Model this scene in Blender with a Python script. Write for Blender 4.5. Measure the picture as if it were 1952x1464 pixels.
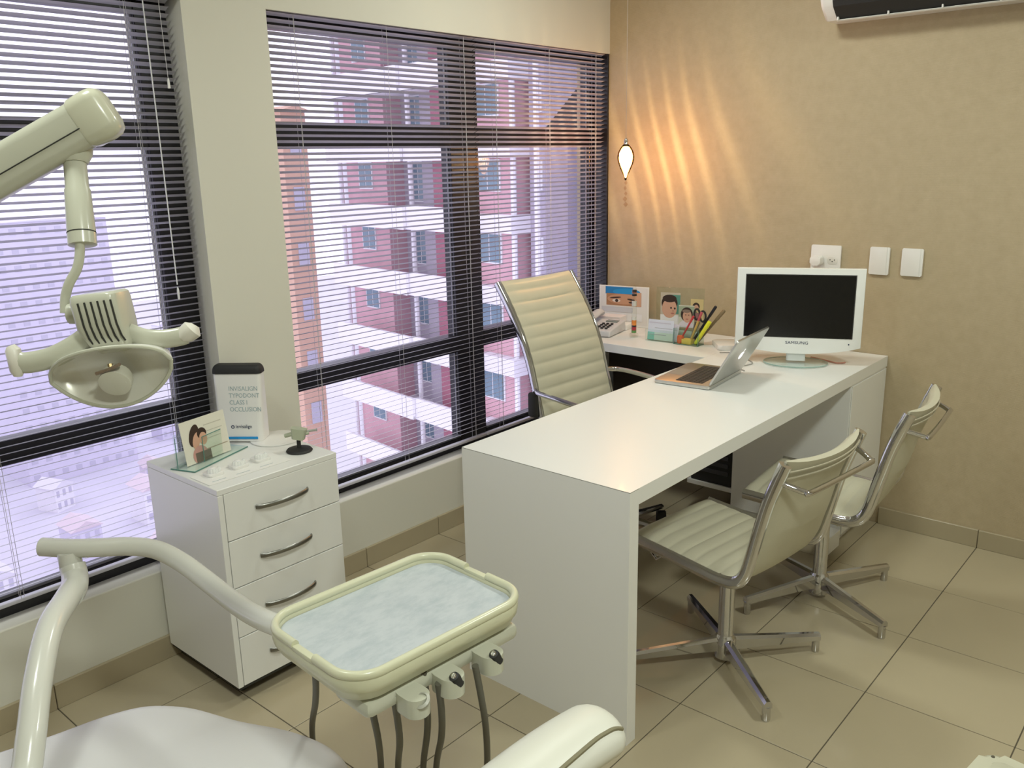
import bpy, bmesh, math, random
from mathutils import Vector, Matrix, Euler
random.seed(7)
for o in list(bpy.data.objects): bpy.data.objects.remove(o)
S = bpy.context.scene
COL = S.collection
PI = math.pi
def R(d): return math.radians(d)

# ------------------------------------------------------------------ camera
cam = bpy.data.cameras.new('camera'); cam.sensor_width = 36.0; cam.lens = 1646.95/1952*36
cam.clip_start = .02; cam.clip_end = 500
co = bpy.data.objects.new('camera', cam); COL.objects.link(co)
co.location = (2.5624, -3.7023, 1.5805)
co.rotation_euler = (R(75.4364), R(1.1937), R(40.8968))
S.camera = co
# ------------------------------------------------------------------ world: bright overcast sky
W = bpy.data.worlds.new('World'); S.world = W; W.use_nodes = True
nt = W.node_tree; bg = nt.nodes['Background']
tc = nt.nodes.new('ShaderNodeTexCoord'); nz = nt.nodes.new('ShaderNodeTexNoise'); nz.inputs['Scale'].default_value = 2.2
nz.inputs['Detail'].default_value = 5
rp = nt.nodes.new('ShaderNodeValToRGB')
rp.color_ramp.elements[0].position = .3; rp.color_ramp.elements[0].color = (.80, .78, 1.0, 1)
rp.color_ramp.elements[1].position = .75; rp.color_ramp.elements[1].color = (.95, .93, 1.0, 1)
nt.links.new(tc.outputs['Generated'], nz.inputs['Vector']); nt.links.new(nz.outputs['Fac'], rp.inputs['Fac'])
nt.links.new(rp.outputs['Color'], bg.inputs['Color']); bg.inputs['Strength'].default_value = 2.0
# ------------------------------------------------------------------ exposure
vs = S.view_settings
S.display_settings.display_device = 'sRGB'
vs.view_transform = 'Standard'; vs.look = 'None'; vs.gamma = 1.0; vs.exposure = 0.0; vs.use_curve_mapping = False

# ------------------------------------------------------------------ helpers
MATS = {}
def mat(name, col, rough=.5, metal=0.0, spec=.5, bump=0, bscale=200, var=0, vscale=8, coat=0, emis=None, estr=0, trans=0, ior=1.45, alpha=1, sheen=0):
    if name in MATS: return MATS[name]
    m = bpy.data.materials.new(name); m.use_nodes = True; t = m.node_tree; b = t.nodes['Principled BSDF']
    c = tuple(col)+(1,) if len(col) == 3 else col
    b.inputs['Base Color'].default_value = c; b.inputs['Roughness'].default_value = rough; b.inputs['Metallic'].default_value = metal
    b.inputs['Specular IOR Level'].default_value = spec; b.inputs['IOR'].default_value = ior
    b.inputs['Coat Weight'].default_value = coat; b.inputs['Coat Roughness'].default_value = .08
    b.inputs['Transmission Weight'].default_value = trans; b.inputs['Alpha'].default_value = alpha
    if emis: b.inputs['Emission Color'].default_value = tuple(emis)+(1,); b.inputs['Emission Strength'].default_value = estr
    if var or bump:
        tc = t.nodes.new('ShaderNodeTexCoord')
    if var:
        n = t.nodes.new('ShaderNodeTexNoise'); n.inputs['Scale'].default_value = vscale; n.inputs['Detail'].default_value = 4
        mx = t.nodes.new('ShaderNodeMix'); mx.data_type = 'RGBA'
        mx.inputs['A'].default_value = tuple(min(1, k*(1-var)) for k in c[:3])+(1,); mx.inputs['B'].default_value = tuple(min(1, k*(1+var)) for k in c[:3])+(1,)
        t.links.new(tc.outputs['Object'], n.inputs['Vector']); t.links.new(n.outputs['Fac'], mx.inputs['Factor']); t.links.new(mx.outputs['Result'], b.inputs['Base Color'])
    if bump:
        n2 = t.nodes.new('ShaderNodeTexNoise'); n2.inputs['Scale'].default_value = bscale; n2.inputs['Detail'].default_value = 3
        bp = t.nodes.new('ShaderNodeBump'); bp.inputs['Strength'].default_value = bump; bp.inputs['Distance'].default_value = .002
        t.links.new(tc.outputs['Object'], n2.inputs['Vector']); t.links.new(n2.outputs['Fac'], bp.inputs['Height']); t.links.new(bp.outputs['Normal'], b.inputs['Normal'])
    MATS[name] = m; return m
def glassmat(name, tint=(1, 1, 1), refl=1.0, rough=0.0):
    if name in MATS: return MATS[name]
    m = bpy.data.materials.new(name); m.use_nodes = True; t = m.node_tree
    for n in list(t.nodes): t.nodes.remove(n)
    o = t.nodes.new('ShaderNodeOutputMaterial'); mx = t.nodes.new('ShaderNodeMixShader'); f = t.nodes.new('ShaderNodeFresnel'); f.inputs['IOR'].default_value = 1.5
    ml = t.nodes.new('ShaderNodeMath'); ml.operation = 'MULTIPLY'; ml.inputs[1].default_value = refl
    tr = t.nodes.new('ShaderNodeBsdfTransparent'); tr.inputs['Color'].default_value = tuple(tint)+(1,)
    gl = t.nodes.new('ShaderNodeBsdfGlossy'); gl.inputs['Roughness'].default_value = rough
    ge = t.nodes.new('ShaderNodeNewGeometry'); sb = t.nodes.new('ShaderNodeMath'); sb.operation = 'SUBTRACT'; sb.inputs[0].default_value = 1.0; sb.use_clamp = True
    m2 = t.nodes.new('ShaderNodeMath'); m2.operation = 'MULTIPLY'
    t.links.new(ge.outputs['Backfacing'], sb.inputs[1]); t.links.new(f.outputs['Fac'], m2.inputs[0]); t.links.new(sb.outputs[0], m2.inputs[1])
    t.links.new(m2.outputs[0], ml.inputs[0]); t.links.new(ml.outputs[0], mx.inputs['Fac'])
    t.links.new(tr.outputs[0], mx.inputs[1]); t.links.new(gl.outputs[0], mx.inputs[2]); t.links.new(mx.outputs[0], o.inputs['Surface'])
    MATS[name] = m; return m

def link(o, parent=None):
    COL.objects.link(o)
    if parent: o.parent = parent
    return o
def obj(name, bm, m, parent=None, smooth=False, loc=None, rot=None):
    me = bpy.data.meshes.new(name)
    bmesh.ops.recalc_face_normals(bm, faces=bm.faces[:])
    bm.to_mesh(me); bm.free()
    ms = m if isinstance(m, (list, tuple)) else [m]
    for k in ms: me.materials.append(k)
    if smooth:
        me.polygons.foreach_set('use_smooth', [True]*len(me.polygons))
        me.set_sharp_from_angle(angle=R(38 if smooth is True else smooth))
    o = bpy.data.objects.new(name, me); link(o, parent)
    if loc: o.location = loc
    if rot: o.rotation_euler = rot
    return o
def tag(o, label, cat, group=None):
    o['label'] = label; o['category'] = cat
    if group: o['group'] = group
    return o
def struct(o): o['kind'] = 'structure'; return o
def thing(name, label, cat, loc=(0, 0, 0), rotz=0, group=None):
    o = bpy.data.objects.new(name, None); o.empty_display_size = .05; COL.objects.link(o)
    o.location = loc; o.rotation_euler = (0, 0, rotz); return tag(o, label, cat, group)
def dup(root, loc, rotz, label, group=None):
    r = root.copy(); COL.objects.link(r); r.location = loc; r.rotation_euler = (0, 0, rotz); r['label'] = label
    if group: r['group'] = group
    for ch in list(root.children):
        c = ch.copy(); COL.objects.link(c); c.parent = r
        for g in list(ch.children):
            d = g.copy(); COL.objects.link(d); d.parent = c
    return r
def nb(): return bmesh.new()
def merge(dst, src, mi=0, M=None):
    mp = {}
    for v in src.verts: mp[v] = dst.verts.new(M @ v.co if M else v.co)
    for f in src.faces:
        try:
            g = dst.faces.new([mp[v] for v in f.verts]); g.material_index = mi if mi else f.material_index
        except ValueError: pass
    src.free(); return dst
def box(bm, x0, x1, y0, y1, z0, z1, bev=0, mi=0, seg=2, M=None):
    t = nb(); bmesh.ops.create_cube(t, size=1)
    for v in t.verts: v.co = ((x0+x1)/2+v.co.x*(x1-x0), (y0+y1)/2+v.co.y*(y1-y0), (z0+z1)/2+v.co.z*(z1-z0))
    if bev: bmesh.ops.bevel(t, geom=t.edges[:], offset=bev, segments=seg, profile=.5, affect='EDGES')
    return merge(bm, t, mi, M)
def B(*a, **k): return box(nb(), *a, **k)
def tube(bm, pts, r, seg=12, cap=True, up=None, mi=0):
    pts = [Vector(p) for p in pts]; n = len(pts)
    rr = r if isinstance(r, (list, tuple)) and len(r) == n and not isinstance(r[0], str) else [r]*n
    T = []
    for i in range(n):
        d = (pts[min(i+1, n-1)]-pts[max(i-1, 0)]); T.append(d.normalized() if d.length > 1e-9 else Vector((0, 0, 1)))
    u0 = Vector(up) if up else (Vector((0, 0, 1)) if abs(T[0].z) < .9 else Vector((1, 0, 0)))
    a = (u0-T[0]*u0.dot(T[0])).normalized(); rings = []
    for i in range(n):
        a = (a-T[i]*a.dot(T[i]))
        if up: a = (Vector(up)-T[i]*Vector(up).dot(T[i]))
        a = a.normalized(); b = T[i].cross(a)
        ra, rb = rr[i] if isinstance(rr[i], (tuple, list)) else (rr[i], rr[i])
        rings.append([bm.verts.new(pts[i]+a*ra*math.cos(2*PI*k/seg)+b*rb*math.sin(2*PI*k/seg)) for k in range(seg)])
    for i in range(n-1):
        for k in range(seg):
            f = bm.faces.new((rings[i][k], rings[i][(k+1) % seg], rings[i+1][(k+1) % seg], rings[i+1][k])); f.material_index = mi
    if cap:
        for rg in (rings[0], rings[-1]):
            f = bm.faces.new(rg); f.material_index = mi
    return bm
def lathe(bm, prof, seg=24, c=(0, 0, 0), mi=0, M=None):
    rings = []
    for r, z in prof:
        if r < 1e-6: p = Vector((0, 0, z)); rings.append([bm.verts.new((M @ p if M else p)+Vector(c))])
        else:
            rg = []
            for k in range(seg):
                p = Vector((r*math.cos(2*PI*k/seg), r*math.sin(2*PI*k/seg), z)); rg.append(bm.verts.new((M @ p if M else p)+Vector(c)))
            rings.append(rg)
    for a, b in zip(rings, rings[1:]):
        for k in range(seg):
            v = [a[k % len(a)], a[(k+1) % len(a)], b[(k+1) % len(b)], b[k % len(b)]]
            u = []
            for q in v:
                if q not in u: u.append(q)
            if len(u) > 2:
                f = bm.faces.new(u); f.material_index = mi
    for rg in (rings[0], rings[-1]):
        if len(rg) > 2:
            f = bm.faces.new(rg); f.material_index = mi
    return bm
def rrect(w, h, r, seg=6, cx=0, cy=0):
    out = []
    for (sx, sy, a0) in ((1, 1, 0), (-1, 1, 90), (-1, -1, 180), (1, -1, 270)):
        for k in range(seg+1):
            a = R(a0+90*k/seg); out.append((cx+sx*(w/2-r)+r*math.cos(a), cy+sy*(h/2-r)+r*math.sin(a)))
    return out
def prism(bm, out, z0, z1, bev=0, mi=0, M=None, seg=2):
    t = nb(); a = [t.verts.new((x, y, z0)) for x, y in out]; b = [t.verts.new((x, y, z1)) for x, y in out]; n = len(out)
    t.faces.new(a[::-1]); t.faces.new(b)
    for i in range(n): t.faces.new((a[i], a[(i+1) % n], b[(i+1) % n], b[i]))
    if bev:
        es = [e for e in t.edges if abs(e.verts[0].co.z-e.verts[1].co.z) < 1e-7]
        bmesh.ops.bevel(t, geom=es, offset=bev, segments=seg, profile=.5, affect='EDGES')
    return merge(bm, t, mi, M)
def cr(pts, n=6):
    P = [Vector(p) for p in pts]; out = []
    for i in range(len(P)-1):
        p0, p1, p2, p3 = P[max(i-1, 0)], P[i], P[i+1], P[min(i+2, len(P)-1)]
        for k in range(n):
            t = k/n; out.append(.5*((2*p1)+(p2-p0)*t+(2*p0-5*p1+4*p2-p3)*t*t+(3*p1-p0-3*p2+p3)*t**3))
    out.append(P[-1]); return out
def grid(bm, rows, mi=0, closeu=False):
    V = [[bm.verts.new(p) for p in r] for r in rows]
    for a, b in zip(V, V[1:]):
        n = len(a)
        for k in range(n if closeu else n-1):
            f = bm.faces.new((a[k], a[(k+1) % n], b[(k+1) % n], b[k])); f.material_index = mi
    return V
def shell(bm, top, bot):
    """closed slab between two equal grids"""
    A = grid(bm, top); Bq = grid(bm, bot)
    n, m = len(A), len(A[0])
    for i in range(n-1):
        for j in (0, m-1): bm.faces.new((A[i][j], A[i+1][j], Bq[i+1][j], Bq[i][j]))
    for j in range(m-1):
        for i in (0, n-1): bm.faces.new((A[i][j], A[i][j+1], Bq[i][j+1], Bq[i][j]))
    return bm
def text(name, body, size, m, parent, M, ext=.0004, align='LEFT', sx=1.0):
    cu = bpy.data.curves.new(name, 'FONT'); cu.body = body; cu.size = size; cu.extrude = ext; cu.align_x = align; cu.resolution_u = 2
    t = bpy.data.objects.new(name, cu); COL.objects.link(t)
    bpy.context.view_layer.update()
    me = bpy.data.meshes.new_from_object(t.evaluated_get(bpy.context.evaluated_depsgraph_get()))
    bpy.data.objects.remove(t); bpy.data.curves.remove(cu)
    me.materials.clear(); me.materials.append(m); me.name = name
    o = bpy.data.objects.new(name, me); link(o, parent); o.matrix_local = M @ Matrix.Diagonal((sx, 1, 1, 1)); return o
def frame(origin, xa, ya):
    x = Vector(xa).normalized(); y = Vector(ya); y = (y-x*y.dot(x)).normalized(); z = x.cross(y)
    M = Matrix((x, y, z)).transposed().to_4x4(); M.translation = Vector(origin); return M

# ------------------------------------------------------------------ materials
m_wall = mat('cream_paint', (.67, .655, .575), .6, bump=.05, bscale=90)
m_ceil = mat('white_ceiling_paint', (.80, .80, .76), .7)
m_lam = mat('white_laminate', (.80, .80, .77), .35, coat=.15)
m_lamedge = mat('laminate_joint', (.22, .21, .18), .6)
m_black = mat('black_aluminium', (.012, .011, .014), .32, spec=.5)
m_slat = mat('slat_white', (.56, .55, .62), .45)
m_cord = mat('blind_cord', (.62, .60, .62), .7)
m_chrome = mat('chrome', (.62, .62, .63), .07, 1.0)
m_steel = mat('brushed_steel', (.27, .27, .25), .33, 1.0)
m_leather = mat('cream_leather', (.52, .50, .385), .42, bump=.12, bscale=260, var=.05, vscale=14)
m_leatherback = mat('cream_leather_back', (.50, .46, .35), .45, bump=.1, bscale=260)
m_dental = mat('ivory_plastic', (.50, .505, .41), .28, coat=.2)
m_dental2 = mat('cream_plastic_tray', (.60, .60, .43), .3, coat=.2)
m_dentw = mat('white_enamel', (.63, .63, .57), .25, coat=.3)
m_vinyl = mat('white_vinyl', (.66, .655, .65), .42)
m_darkgap = mat('dark_gap', (.03, .03, .025), .8)
m_rubber = mat('black_rubber', (.02, .02, .02), .6)
m_hose = mat('grey_hose', (.11, .105, .08), .5)
m_wplast = mat('white_plastic', (.82, .81, .78), .3, coat=.2)
m_gloss = mat('gloss_white_plastic', (.84, .85, .83), .12, coat=.5)
m_screen = mat('black_screen', (.006, .006, .006), .22)
m_alu = mat('aluminium', (.60, .60, .58), .34, 1.0)
m_keys = mat('black_keys', (.02, .02, .02), .5)
m_glass = glassmat('window_glass', (.93, .93, .95))
m_acryl = glassmat('acrylic', (.93, .97, .95), 1.0)
m_acryledge = mat('acrylic_edge', (.10, .24, .20), .15, alpha=1)
m_ink = mat('grey_ink', (.33, .42, .44), .6)
m_inkdark = mat('dark_blue_ink', (.03, .04, .10), .6)
m_blue = mat('blue_print', (.02, .30, .68), .4)
m_grout = mat('grout', (.10, .085, .06), .9)

def wallpaper():
    m = bpy.data.materials.new('beige_wallpaper'); m.use_nodes = True; t = m.node_tree; b = t.nodes['Principled BSDF']
    tc = t.nodes.new('ShaderNodeTexCoord')
    n1 = t.nodes.new('ShaderNodeTexNoise'); n1.inputs['Scale'].default_value = 22; n1.inputs['Detail'].default_value = 8; n1.inputs['Roughness'].default_value = .65
    r = t.nodes.new('ShaderNodeValToRGB'); r.color_ramp.elements[0].position = .32; r.color_ramp.elements[1].position = .7
    r.color_ramp.elements[0].color = (.44, .358, .230, 1); r.color_ramp.elements[1].color = (.488, .402, .264, 1)
    w1 = t.nodes.new('ShaderNodeTexWave'); w1.inputs['Scale'].default_value = 75; w1.inputs['Distortion'].default_value = 3; w1.bands_direction = 'X'
    w2 = t.nodes.new('ShaderNodeTexWave'); w2.inputs['Scale'].default_value = 75; w2.inputs['Distortion'].default_value = 3; w2.bands_direction = 'Z'
    ad = t.nodes.new('ShaderNodeMath'); ad.operation = 'ADD'; bp = t.nodes.new('ShaderNodeBump'); bp.inputs['Strength'].default_value = .25; bp.inputs['Distance'].default_value = .0012
    L = t.links.new
    for n in (n1, w1, w2): L(tc.outputs['Object'], n.inputs['Vector'])
    L(n1.outputs['Fac'], r.inputs['Fac']); L(r.outputs['Color'], b.inputs['Base Color'])
    L(w1.outputs['Fac'], ad.inputs[0]); L(w2.outputs['Fac'], ad.inputs[1]); L(ad.outputs[0], bp.inputs['Height']); L(bp.outputs['Normal'], b.inputs['Normal'])
    b.inputs['Roughness'].default_value = .55; b.inputs['Specular IOR Level'].default_value = .35; return m
m_paper = wallpaper()
m_tile = mat('porcelain_tile', (.43, .37, .25), .20, var=.05, vscale=3.5, coat=.1)
m_base = mat('baseboard_tile', (.40, .34, .228), .3, var=.05, vscale=6)

# ------------------------------------------------------------------ room shell
RX, RY, RZ = 4.25, -5.3, 2.62
ZL, ZS, YPR, YPL, YWL = 2.068, .308, -1.9446, -2.2416, -4.55
floor = struct(obj('floor', B(-.2, RX, RY, .15, -.12, -.002), m_grout))
GX, GY, T, GAP = 1.8423, -.4844, .4021, .0016
xs = sorted([GX+i*T for i in range(-4, 6)]); xs = [0.0]+xs+[RX]
ys = [GY-j*T for j in range(0, 12)]; ys = [-.001]+ys+[RY]
tile_mesh = {}
for i in range(len(xs)-1):
    for j in range(len(ys)-1):
        x0, x1, y1, y0 = xs[i]+GAP, xs[i+1]-GAP, ys[j]-GAP, ys[j+1]+GAP
        key = (round(x1-x0, 4), round(y1-y0, 4))
        if key not in tile_mesh:
            o = obj('floor_tile', B(-key[0]/2, key[0]/2, -key[1]/2, key[1]/2, -.008, 0, bev=.0008, seg=1), m_tile, floor); tile_mesh[key] = o.data
        else:
            o = bpy.data.objects.new('floor_tile', tile_mesh[key]); link(o, floor)
        o.location = ((x0+x1)/2, (y0+y1)/2, 0)
struct(obj('wall_back', B(-.2, RX+.1, 0, .15, -.1, RZ+.1), m_paper))
bm = nb()
box(bm, -.20, 0, YPL, YPR, -.1, RZ)                 # pillar
for ya, yb, fx in ((YPR, 0, -.012), (YWL, YPL, -.026)):               # lintels with a pocket for the blind's headrail
    box(bm, fx, 0, ya, yb, ZL, RZ); box(bm, -.20, -.075, ya, yb, ZL, RZ); box(bm, -.075, fx, ya, yb, 2.125, RZ)
box(bm, -.20, -.006, YPR, 0, -.1, ZS, bev=.004); box(bm, -.20, -.006, YWL, YPL, -.1, ZS, bev=.004)   # parapets
box(bm, -.20, 0, RY, YWL, -.1, RZ)
struct(obj('wall_left', bm, m_wall))
m_wall2 = mat('beige_paint', (.55, .52, .43), .6)
struct(obj('wall_right', B(RX, RX+.1, RY, .1, -.1, RZ), m_wall2))
struct(obj('wall_front', B(-.2, RX+.1, RY-.1, RY, -.1, RZ), m_wall2))
struct(obj('ceiling', B(-.2, RX+.1, RY-.1, .15, RZ, RZ+.1), m_ceil))
# baseboards: tile strips with joints
def baseboard(name, a, b, axis, c, thick, h, joints):
    root = struct(bpy.data.objects.new(name, None)); COL.objects.link(root)
    js = [a]+joints+[b]
    for u, v in zip(js, js[1:]):
        if axis == 'x': obj('baseboard_tile', B(u+.0012, v-.0012, c-thick, c, 0, h, bev=.0015, seg=1), m_base, root)
        else: obj('baseboard_tile', B(c, c+thick, u+.0012, v-.0012, 0, h, bev=.0015, seg=1), m_base, root)
baseboard('baseboard_back', 1.445, RX, 'x', 0, .0125, .077, [GX, GX+T, GX+2*T, GX+3*T, GX+4*T, GX+5*T])
baseboard('baseboard_left', YWL, 0, 'y', -.006, .0125, .0805, sorted([GY-.001-j*T for j in range(0, 11) if GY-j*T > YWL]))

# ------------------------------------------------------------------ windows (black aluminium, three lights high)
XF0, XF1 = -.15, -.09
def window(n, y0, y1, jl, jr):
    w = struct(bpy.data.objects.new('window_%d' % n, None)); COL.objects.link(w)
    def bar(nm, a, b, c, d, x0=XF0, x1=XF1): return obj(nm, B(x0, x1, a, b, c, d, bev=.003, seg=1), m_black, w)
    bar('jamb', y0, y0+jl, ZS-.02, ZL); bar('jamb', y1-jr, y1, ZS-.02, ZL)
    bar('head', y0+jl, y1-jr, ZL-.04, ZL)
    bar('transom', y0+jl, y1-jr, 1.637, 1.716); bar('transom', y0+jl, y1-jr, .756, .83)
    bar('sill_rail', y0+jl, y1-jr, ZS-.03, .362, XF0, -.085)
    g = obj('sash_ledge', B(-.118, -.088, y0+jl, y1-jr, .362, .372, bev=.002, seg=1), mat('ledge_sky_sheen', (.16, .16, .17), .35), w)  # black frame's top face, coloured grey for the sky light it reflects
    for a, b in ((.372, .756), (.83, 1.637), (1.716, ZL-.04)):
        p = obj('pane', B(-.122, -.117, y0+jl, y1-jr, a, b), m_glass, w)
        bmf = nb()
        for q in ((y0+jl, y0+jl+.006, a, b), (y1-jr-.006, y1-jr, a, b)): box(bmf, -.112, -.106, *q)
        obj('glazing_bead', bmf, mat('grey_bead', (.25, .25, .27), .4), p)
    return w
window(1, YWL, YPL, .06, .105)
window(2, YPR, -.947, .06, .086)
window(3, -.947, -.013, .086, .03)
# deep black corner jamb that closes the opening against the back wall
struct(obj('trim_1', B(-.16, -.003, -.0125, -.0005, ZS-.005, ZL, bev=.001, seg=1), m_black))

# ------------------------------------------------------------------ venetian blinds
PITCH, TILT = .0203, R(-20)
def slat_mesh(L, name):
    bm = nb(); sec = []
    for k in range(6):
        u = -.0125+.025*k/5; c = .0016*(1-(u/.0125)**2); sec.append((u, c))
    ca, sa = math.cos(TILT), math.sin(TILT)
    # +u is toward the room; outer edge hangs lower
    rows = []
    for y in (0, L): rows.append([(u*ca+c*sa, y, -u*sa+c*ca) for u, c in sec])
    grid(bm, rows)
    return bm
def blind(y0, y1, label, cords, wand, xc=-.05):
    L = y1-y0
    t = thing('venetian_blind', label, 'blind', (xc, y0, .36), 0, 'white venetian blinds at the windows')
    obj('headrail', B(-.0125, .0125, 0, L, 1.735, 1.760, bev=.002, seg=1), m_slat, t)
    first = None; z = 1.722
    while z > .02:
        if first is None: o = obj('slat', slat_mesh(L, 's'), m_slat, t, smooth=60); first = o
        else: o = first.copy(); COL.objects.link(o); o.parent = t
        o.location = (0, random.uniform(-.0015, .0015), z); o.rotation_euler = (0, R(random.uniform(-1.2, 1.2)), 0); z -= PITCH
    obj('bottom_rail', B(-.011, .011, 0, L, -.004, .008, bev=.003), m_slat, t, smooth=True)
    for c in cords:
        bm = nb()
        tube(bm, [(.0145, c, 0), (.0145, c, 1.735)], .0007, 5); tube(bm, [(-.0145, c+.004, 0), (-.0145, c+.004, 1.735)], .0007, 5)
        zz = 1.662
        obj('ladder_cord', bm, m_cord, t); obj('lift_cord', tube(nb(), [(0, c+.013, 0), (0, c+.013, 1.735)], .0008, 5), m_cord, t)
    if wand:
        w = obj('tilt_wand', tube(nb(), [(.022, wand, 1.735), (.024, wand+.002, 1.2), (.024, wand+.003, .86)], .0019, 6), mat('clear_wand', (.75, .75, .78), .1), t)
        obj('wand_tip', lathe(nb(), [(.0005, -.03), (.0035, -.026), (.004, 0), (.002, .012)], 8, (.024, wand+.003, .84)), mat('clear_wand', (1, 1, 1)), w)
        p = obj('pull_cord', tube(nb(), [(.021, wand+.05, 1.735), (.023, wand+.052, 1.48)], .0009, 5), m_cord, t)
        obj('tassel', lathe(nb(), [(.0005, -.015), (.0045, -.014), (.0035, .01), (.001, .016)], 8, (.023, wand+.052, 1.465)), m_wplast, p)
    return t
blind(-4.53, -2.2575, 'white venetian blind on the left window behind the dental lamp', [.3, .95, 1.60, 2.13], 2.185)
blind(-1.940, -.9365, 'white venetian blind over the middle pane right of the pillar', [.11, .52, .93], None, -.03)
blind(-.932, -.0135, 'white venetian blind over the corner pane beside the wallpapered wall', [.11, .48, .84], None, -.03)

# ------------------------------------------------------------------ ceiling lights (the room's lamps)
def ceil_light(x, y, w, h, power, label, col=(.94, 1.0, .915)):
    t = thing('ceiling_light', label, 'ceiling light', (x, y, RZ), 0, 'recessed ceiling lights')
    bm = nb()
    for a in ((-w/2-.02, w/2+.02, -h/2-.02, -h/2), (-w/2-.02, w/2+.02, h/2, h/2+.02), (-w/2-.02, -w/2, -h/2, h/2), (w/2, w/2+.02, -h/2, h/2)):
        box(bm, *a, -.018, -.0005)
    obj('frame', bm, m_wplast, t)
    obj('diffuser', B(-w/2, w/2, -h/2, h/2, -.006, -.001), mat('lamp_diffuser', (.9, .9, .85), .5, emis=(1, .97, .85), estr=2.0), t)
    l = bpy.data.lights.new('ceiling_light_tubes', 'AREA'); l.shape = 'RECTANGLE'; l.size = w*.94; l.size_y = h*.94; l.energy = power; l.color = col
    lo = bpy.data.objects.new('ceiling_light_tubes', l); link(lo, t); lo.location = (0, 0, -.022)
    return t
ceil_light(.92, -1.08, .30, .30, 13.5, 'square recessed ceiling light above the white desk')
ceil_light(2.75, -1.20, .30, .30, 21, 'square recessed ceiling light beyond the visitor chairs')
ceil_light(.92, -3.35, .30, .30, 11.5, 'square recessed ceiling light above the dental lamp')
ceil_light(2.75, -3.35, .30, .30, 31, 'square recessed ceiling light above the viewer')

# ------------------------------------------------------------------ desk
DX0, DX1, DY0 = .826, 1.4247, -1.9545
d = thing('office_desk', 'long white laminate desk with panel end under laptop and monitor', 'desk', (DX0, DY0, 0))
DW = DX1-DX0; DL = -DY0-.003
bm = B(0, DW, .0425, DL, .705, .75); box(bm, 0, DW, .0005, .0425, .7492, .75); obj('tabletop', bm, m_lam, d)
obj('end_panel', B(0, DW, 0, .0423, .0, .7478), m_lam, d)
obj('joint_line', B(.0, DW, .0004, .042, .7478, .7492), m_lamedge, d)
py0 = DL-.395
ped = obj('pedestal_cabinet', B(.11, DW-.004, py0, DL, .075, .7045, bev=.0012, seg=1), m_lam, d)
obj('door', B(DW-.0035, DW+.0, py0+.006, DL-.004, .078, .697, bev=.0008, seg=1), m_lam, ped)
obj('plinth', B(.12, DW-.05, py0+.04, DL-.0, 0, .075), m_lam, ped)
obj('foot_block', B(DW-.045, DW-.003, py0-.14, py0+.0, .03, .10, bev=.001, seg=1), m_lam, ped)
sh = obj('open_shelf', B(-.12, .108, py0+.02, DL-.01, .13, .15, bev=.001, seg=1), m_lam, d)
# side counter along the back wall
r = thing('side_counter', 'white laminate side counter along the wallpapered wall under the phone', 'counter', (.0, -.002, 0))
obj('counter_top', B(.0, DX0-.001, -.470, -.0005, .71, .75, bev=.0012, seg=1), m_lam, r)
obj('support_panel', B(.002, .03, -.45, -.001, .0, .7095), m_lam, r)
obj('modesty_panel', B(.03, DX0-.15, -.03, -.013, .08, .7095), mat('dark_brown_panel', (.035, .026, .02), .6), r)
# black computer on the open shelf
c = thing('computer_tower', 'black ribbed computer case on low shelf under the desk', 'computer', (.82, -.2, .1505))
obj('case', B(-.10, .10, -.17, .17, 0, .33, bev=.004), m_rubber, c)
for k in range(7): obj('front_rib', B(-.085, .085, -.176, -.1705, .05+k*.036, .068+k*.036, bev=.001, seg=1), mat('dark_grey_plastic', (.05, .05, .06), .4), c)

# ------------------------------------------------------------------ chairs
def sling(bm, path, w0, w1, thick, ribs, concave, i_bend, nper):
    """padded sling that follows path (x,z) ; ribs across, concave in the back part"""
    n = len(path); L = [0]
    for a, b in zip(path, path[1:]): L.append(L[-1]+(Vector(a)-Vector(b)).length)
    tot = L[-1]; top, bot = [], []
    NY = 12
    for i in range(n):
        a = Vector(path[max(i-1, 0)]); b = Vector(path[min(i+1, n-1)]); t = (b-a).normalized(); nn = Vector((t.y, -t.x))   # (x,z) normal, sitter side
        # sitter side is up / forward
        s = L[i]/tot; ph = (s*ribs) % 1.0
        rib = math.sqrt(max(0, 1-(2*ph-1)**2))
        edge = min(1, min(s, 1-s)/.02)
        th = thick*(.55+.45*rib)*(.5+.5*edge)
        w = w0+(w1-w0)*s
        cc = concave*max(0, min(1, (s-.45)/.25))
        rt, rb = [], []
        for j in range(NY+1):
            y = -w/2+w*j/NY; q = 1-(2*j/NY-1)**2
            off = -cc*q
            e = .35+.65*min(1, min(j, NY-j)/1.5)
            p = Vector(path[i])+nn*(off+th*e*.6); p2 = Vector(path[i])+nn*(off-thick*.4*e)
            rt.append((p.x, y, p.y)); rb.append((p2.x, y, p2.y))
        top.append(rt); bot.append(rb)
    shell(bm, top, bot); return bm
def resample(path, n):
    P = [Vector((a[0], a[1], 0)) for a in path]; C = cr(P, 10); L = [0]
    for a, b in zip(C, C[1:]): L.append(L[-1]+(a-b).length)
    out = []
    for k in range(n):
        s = L[-1]*k/(n-1); i = 0
        while i < len(L)-2 and L[i+1] < s: i += 1
        f = (s-L[i])/max(1e-9, L[i+1]-L[i]); p = C[i].lerp(C[i+1], f); out.append((p.x, p.y))
    return out
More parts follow.
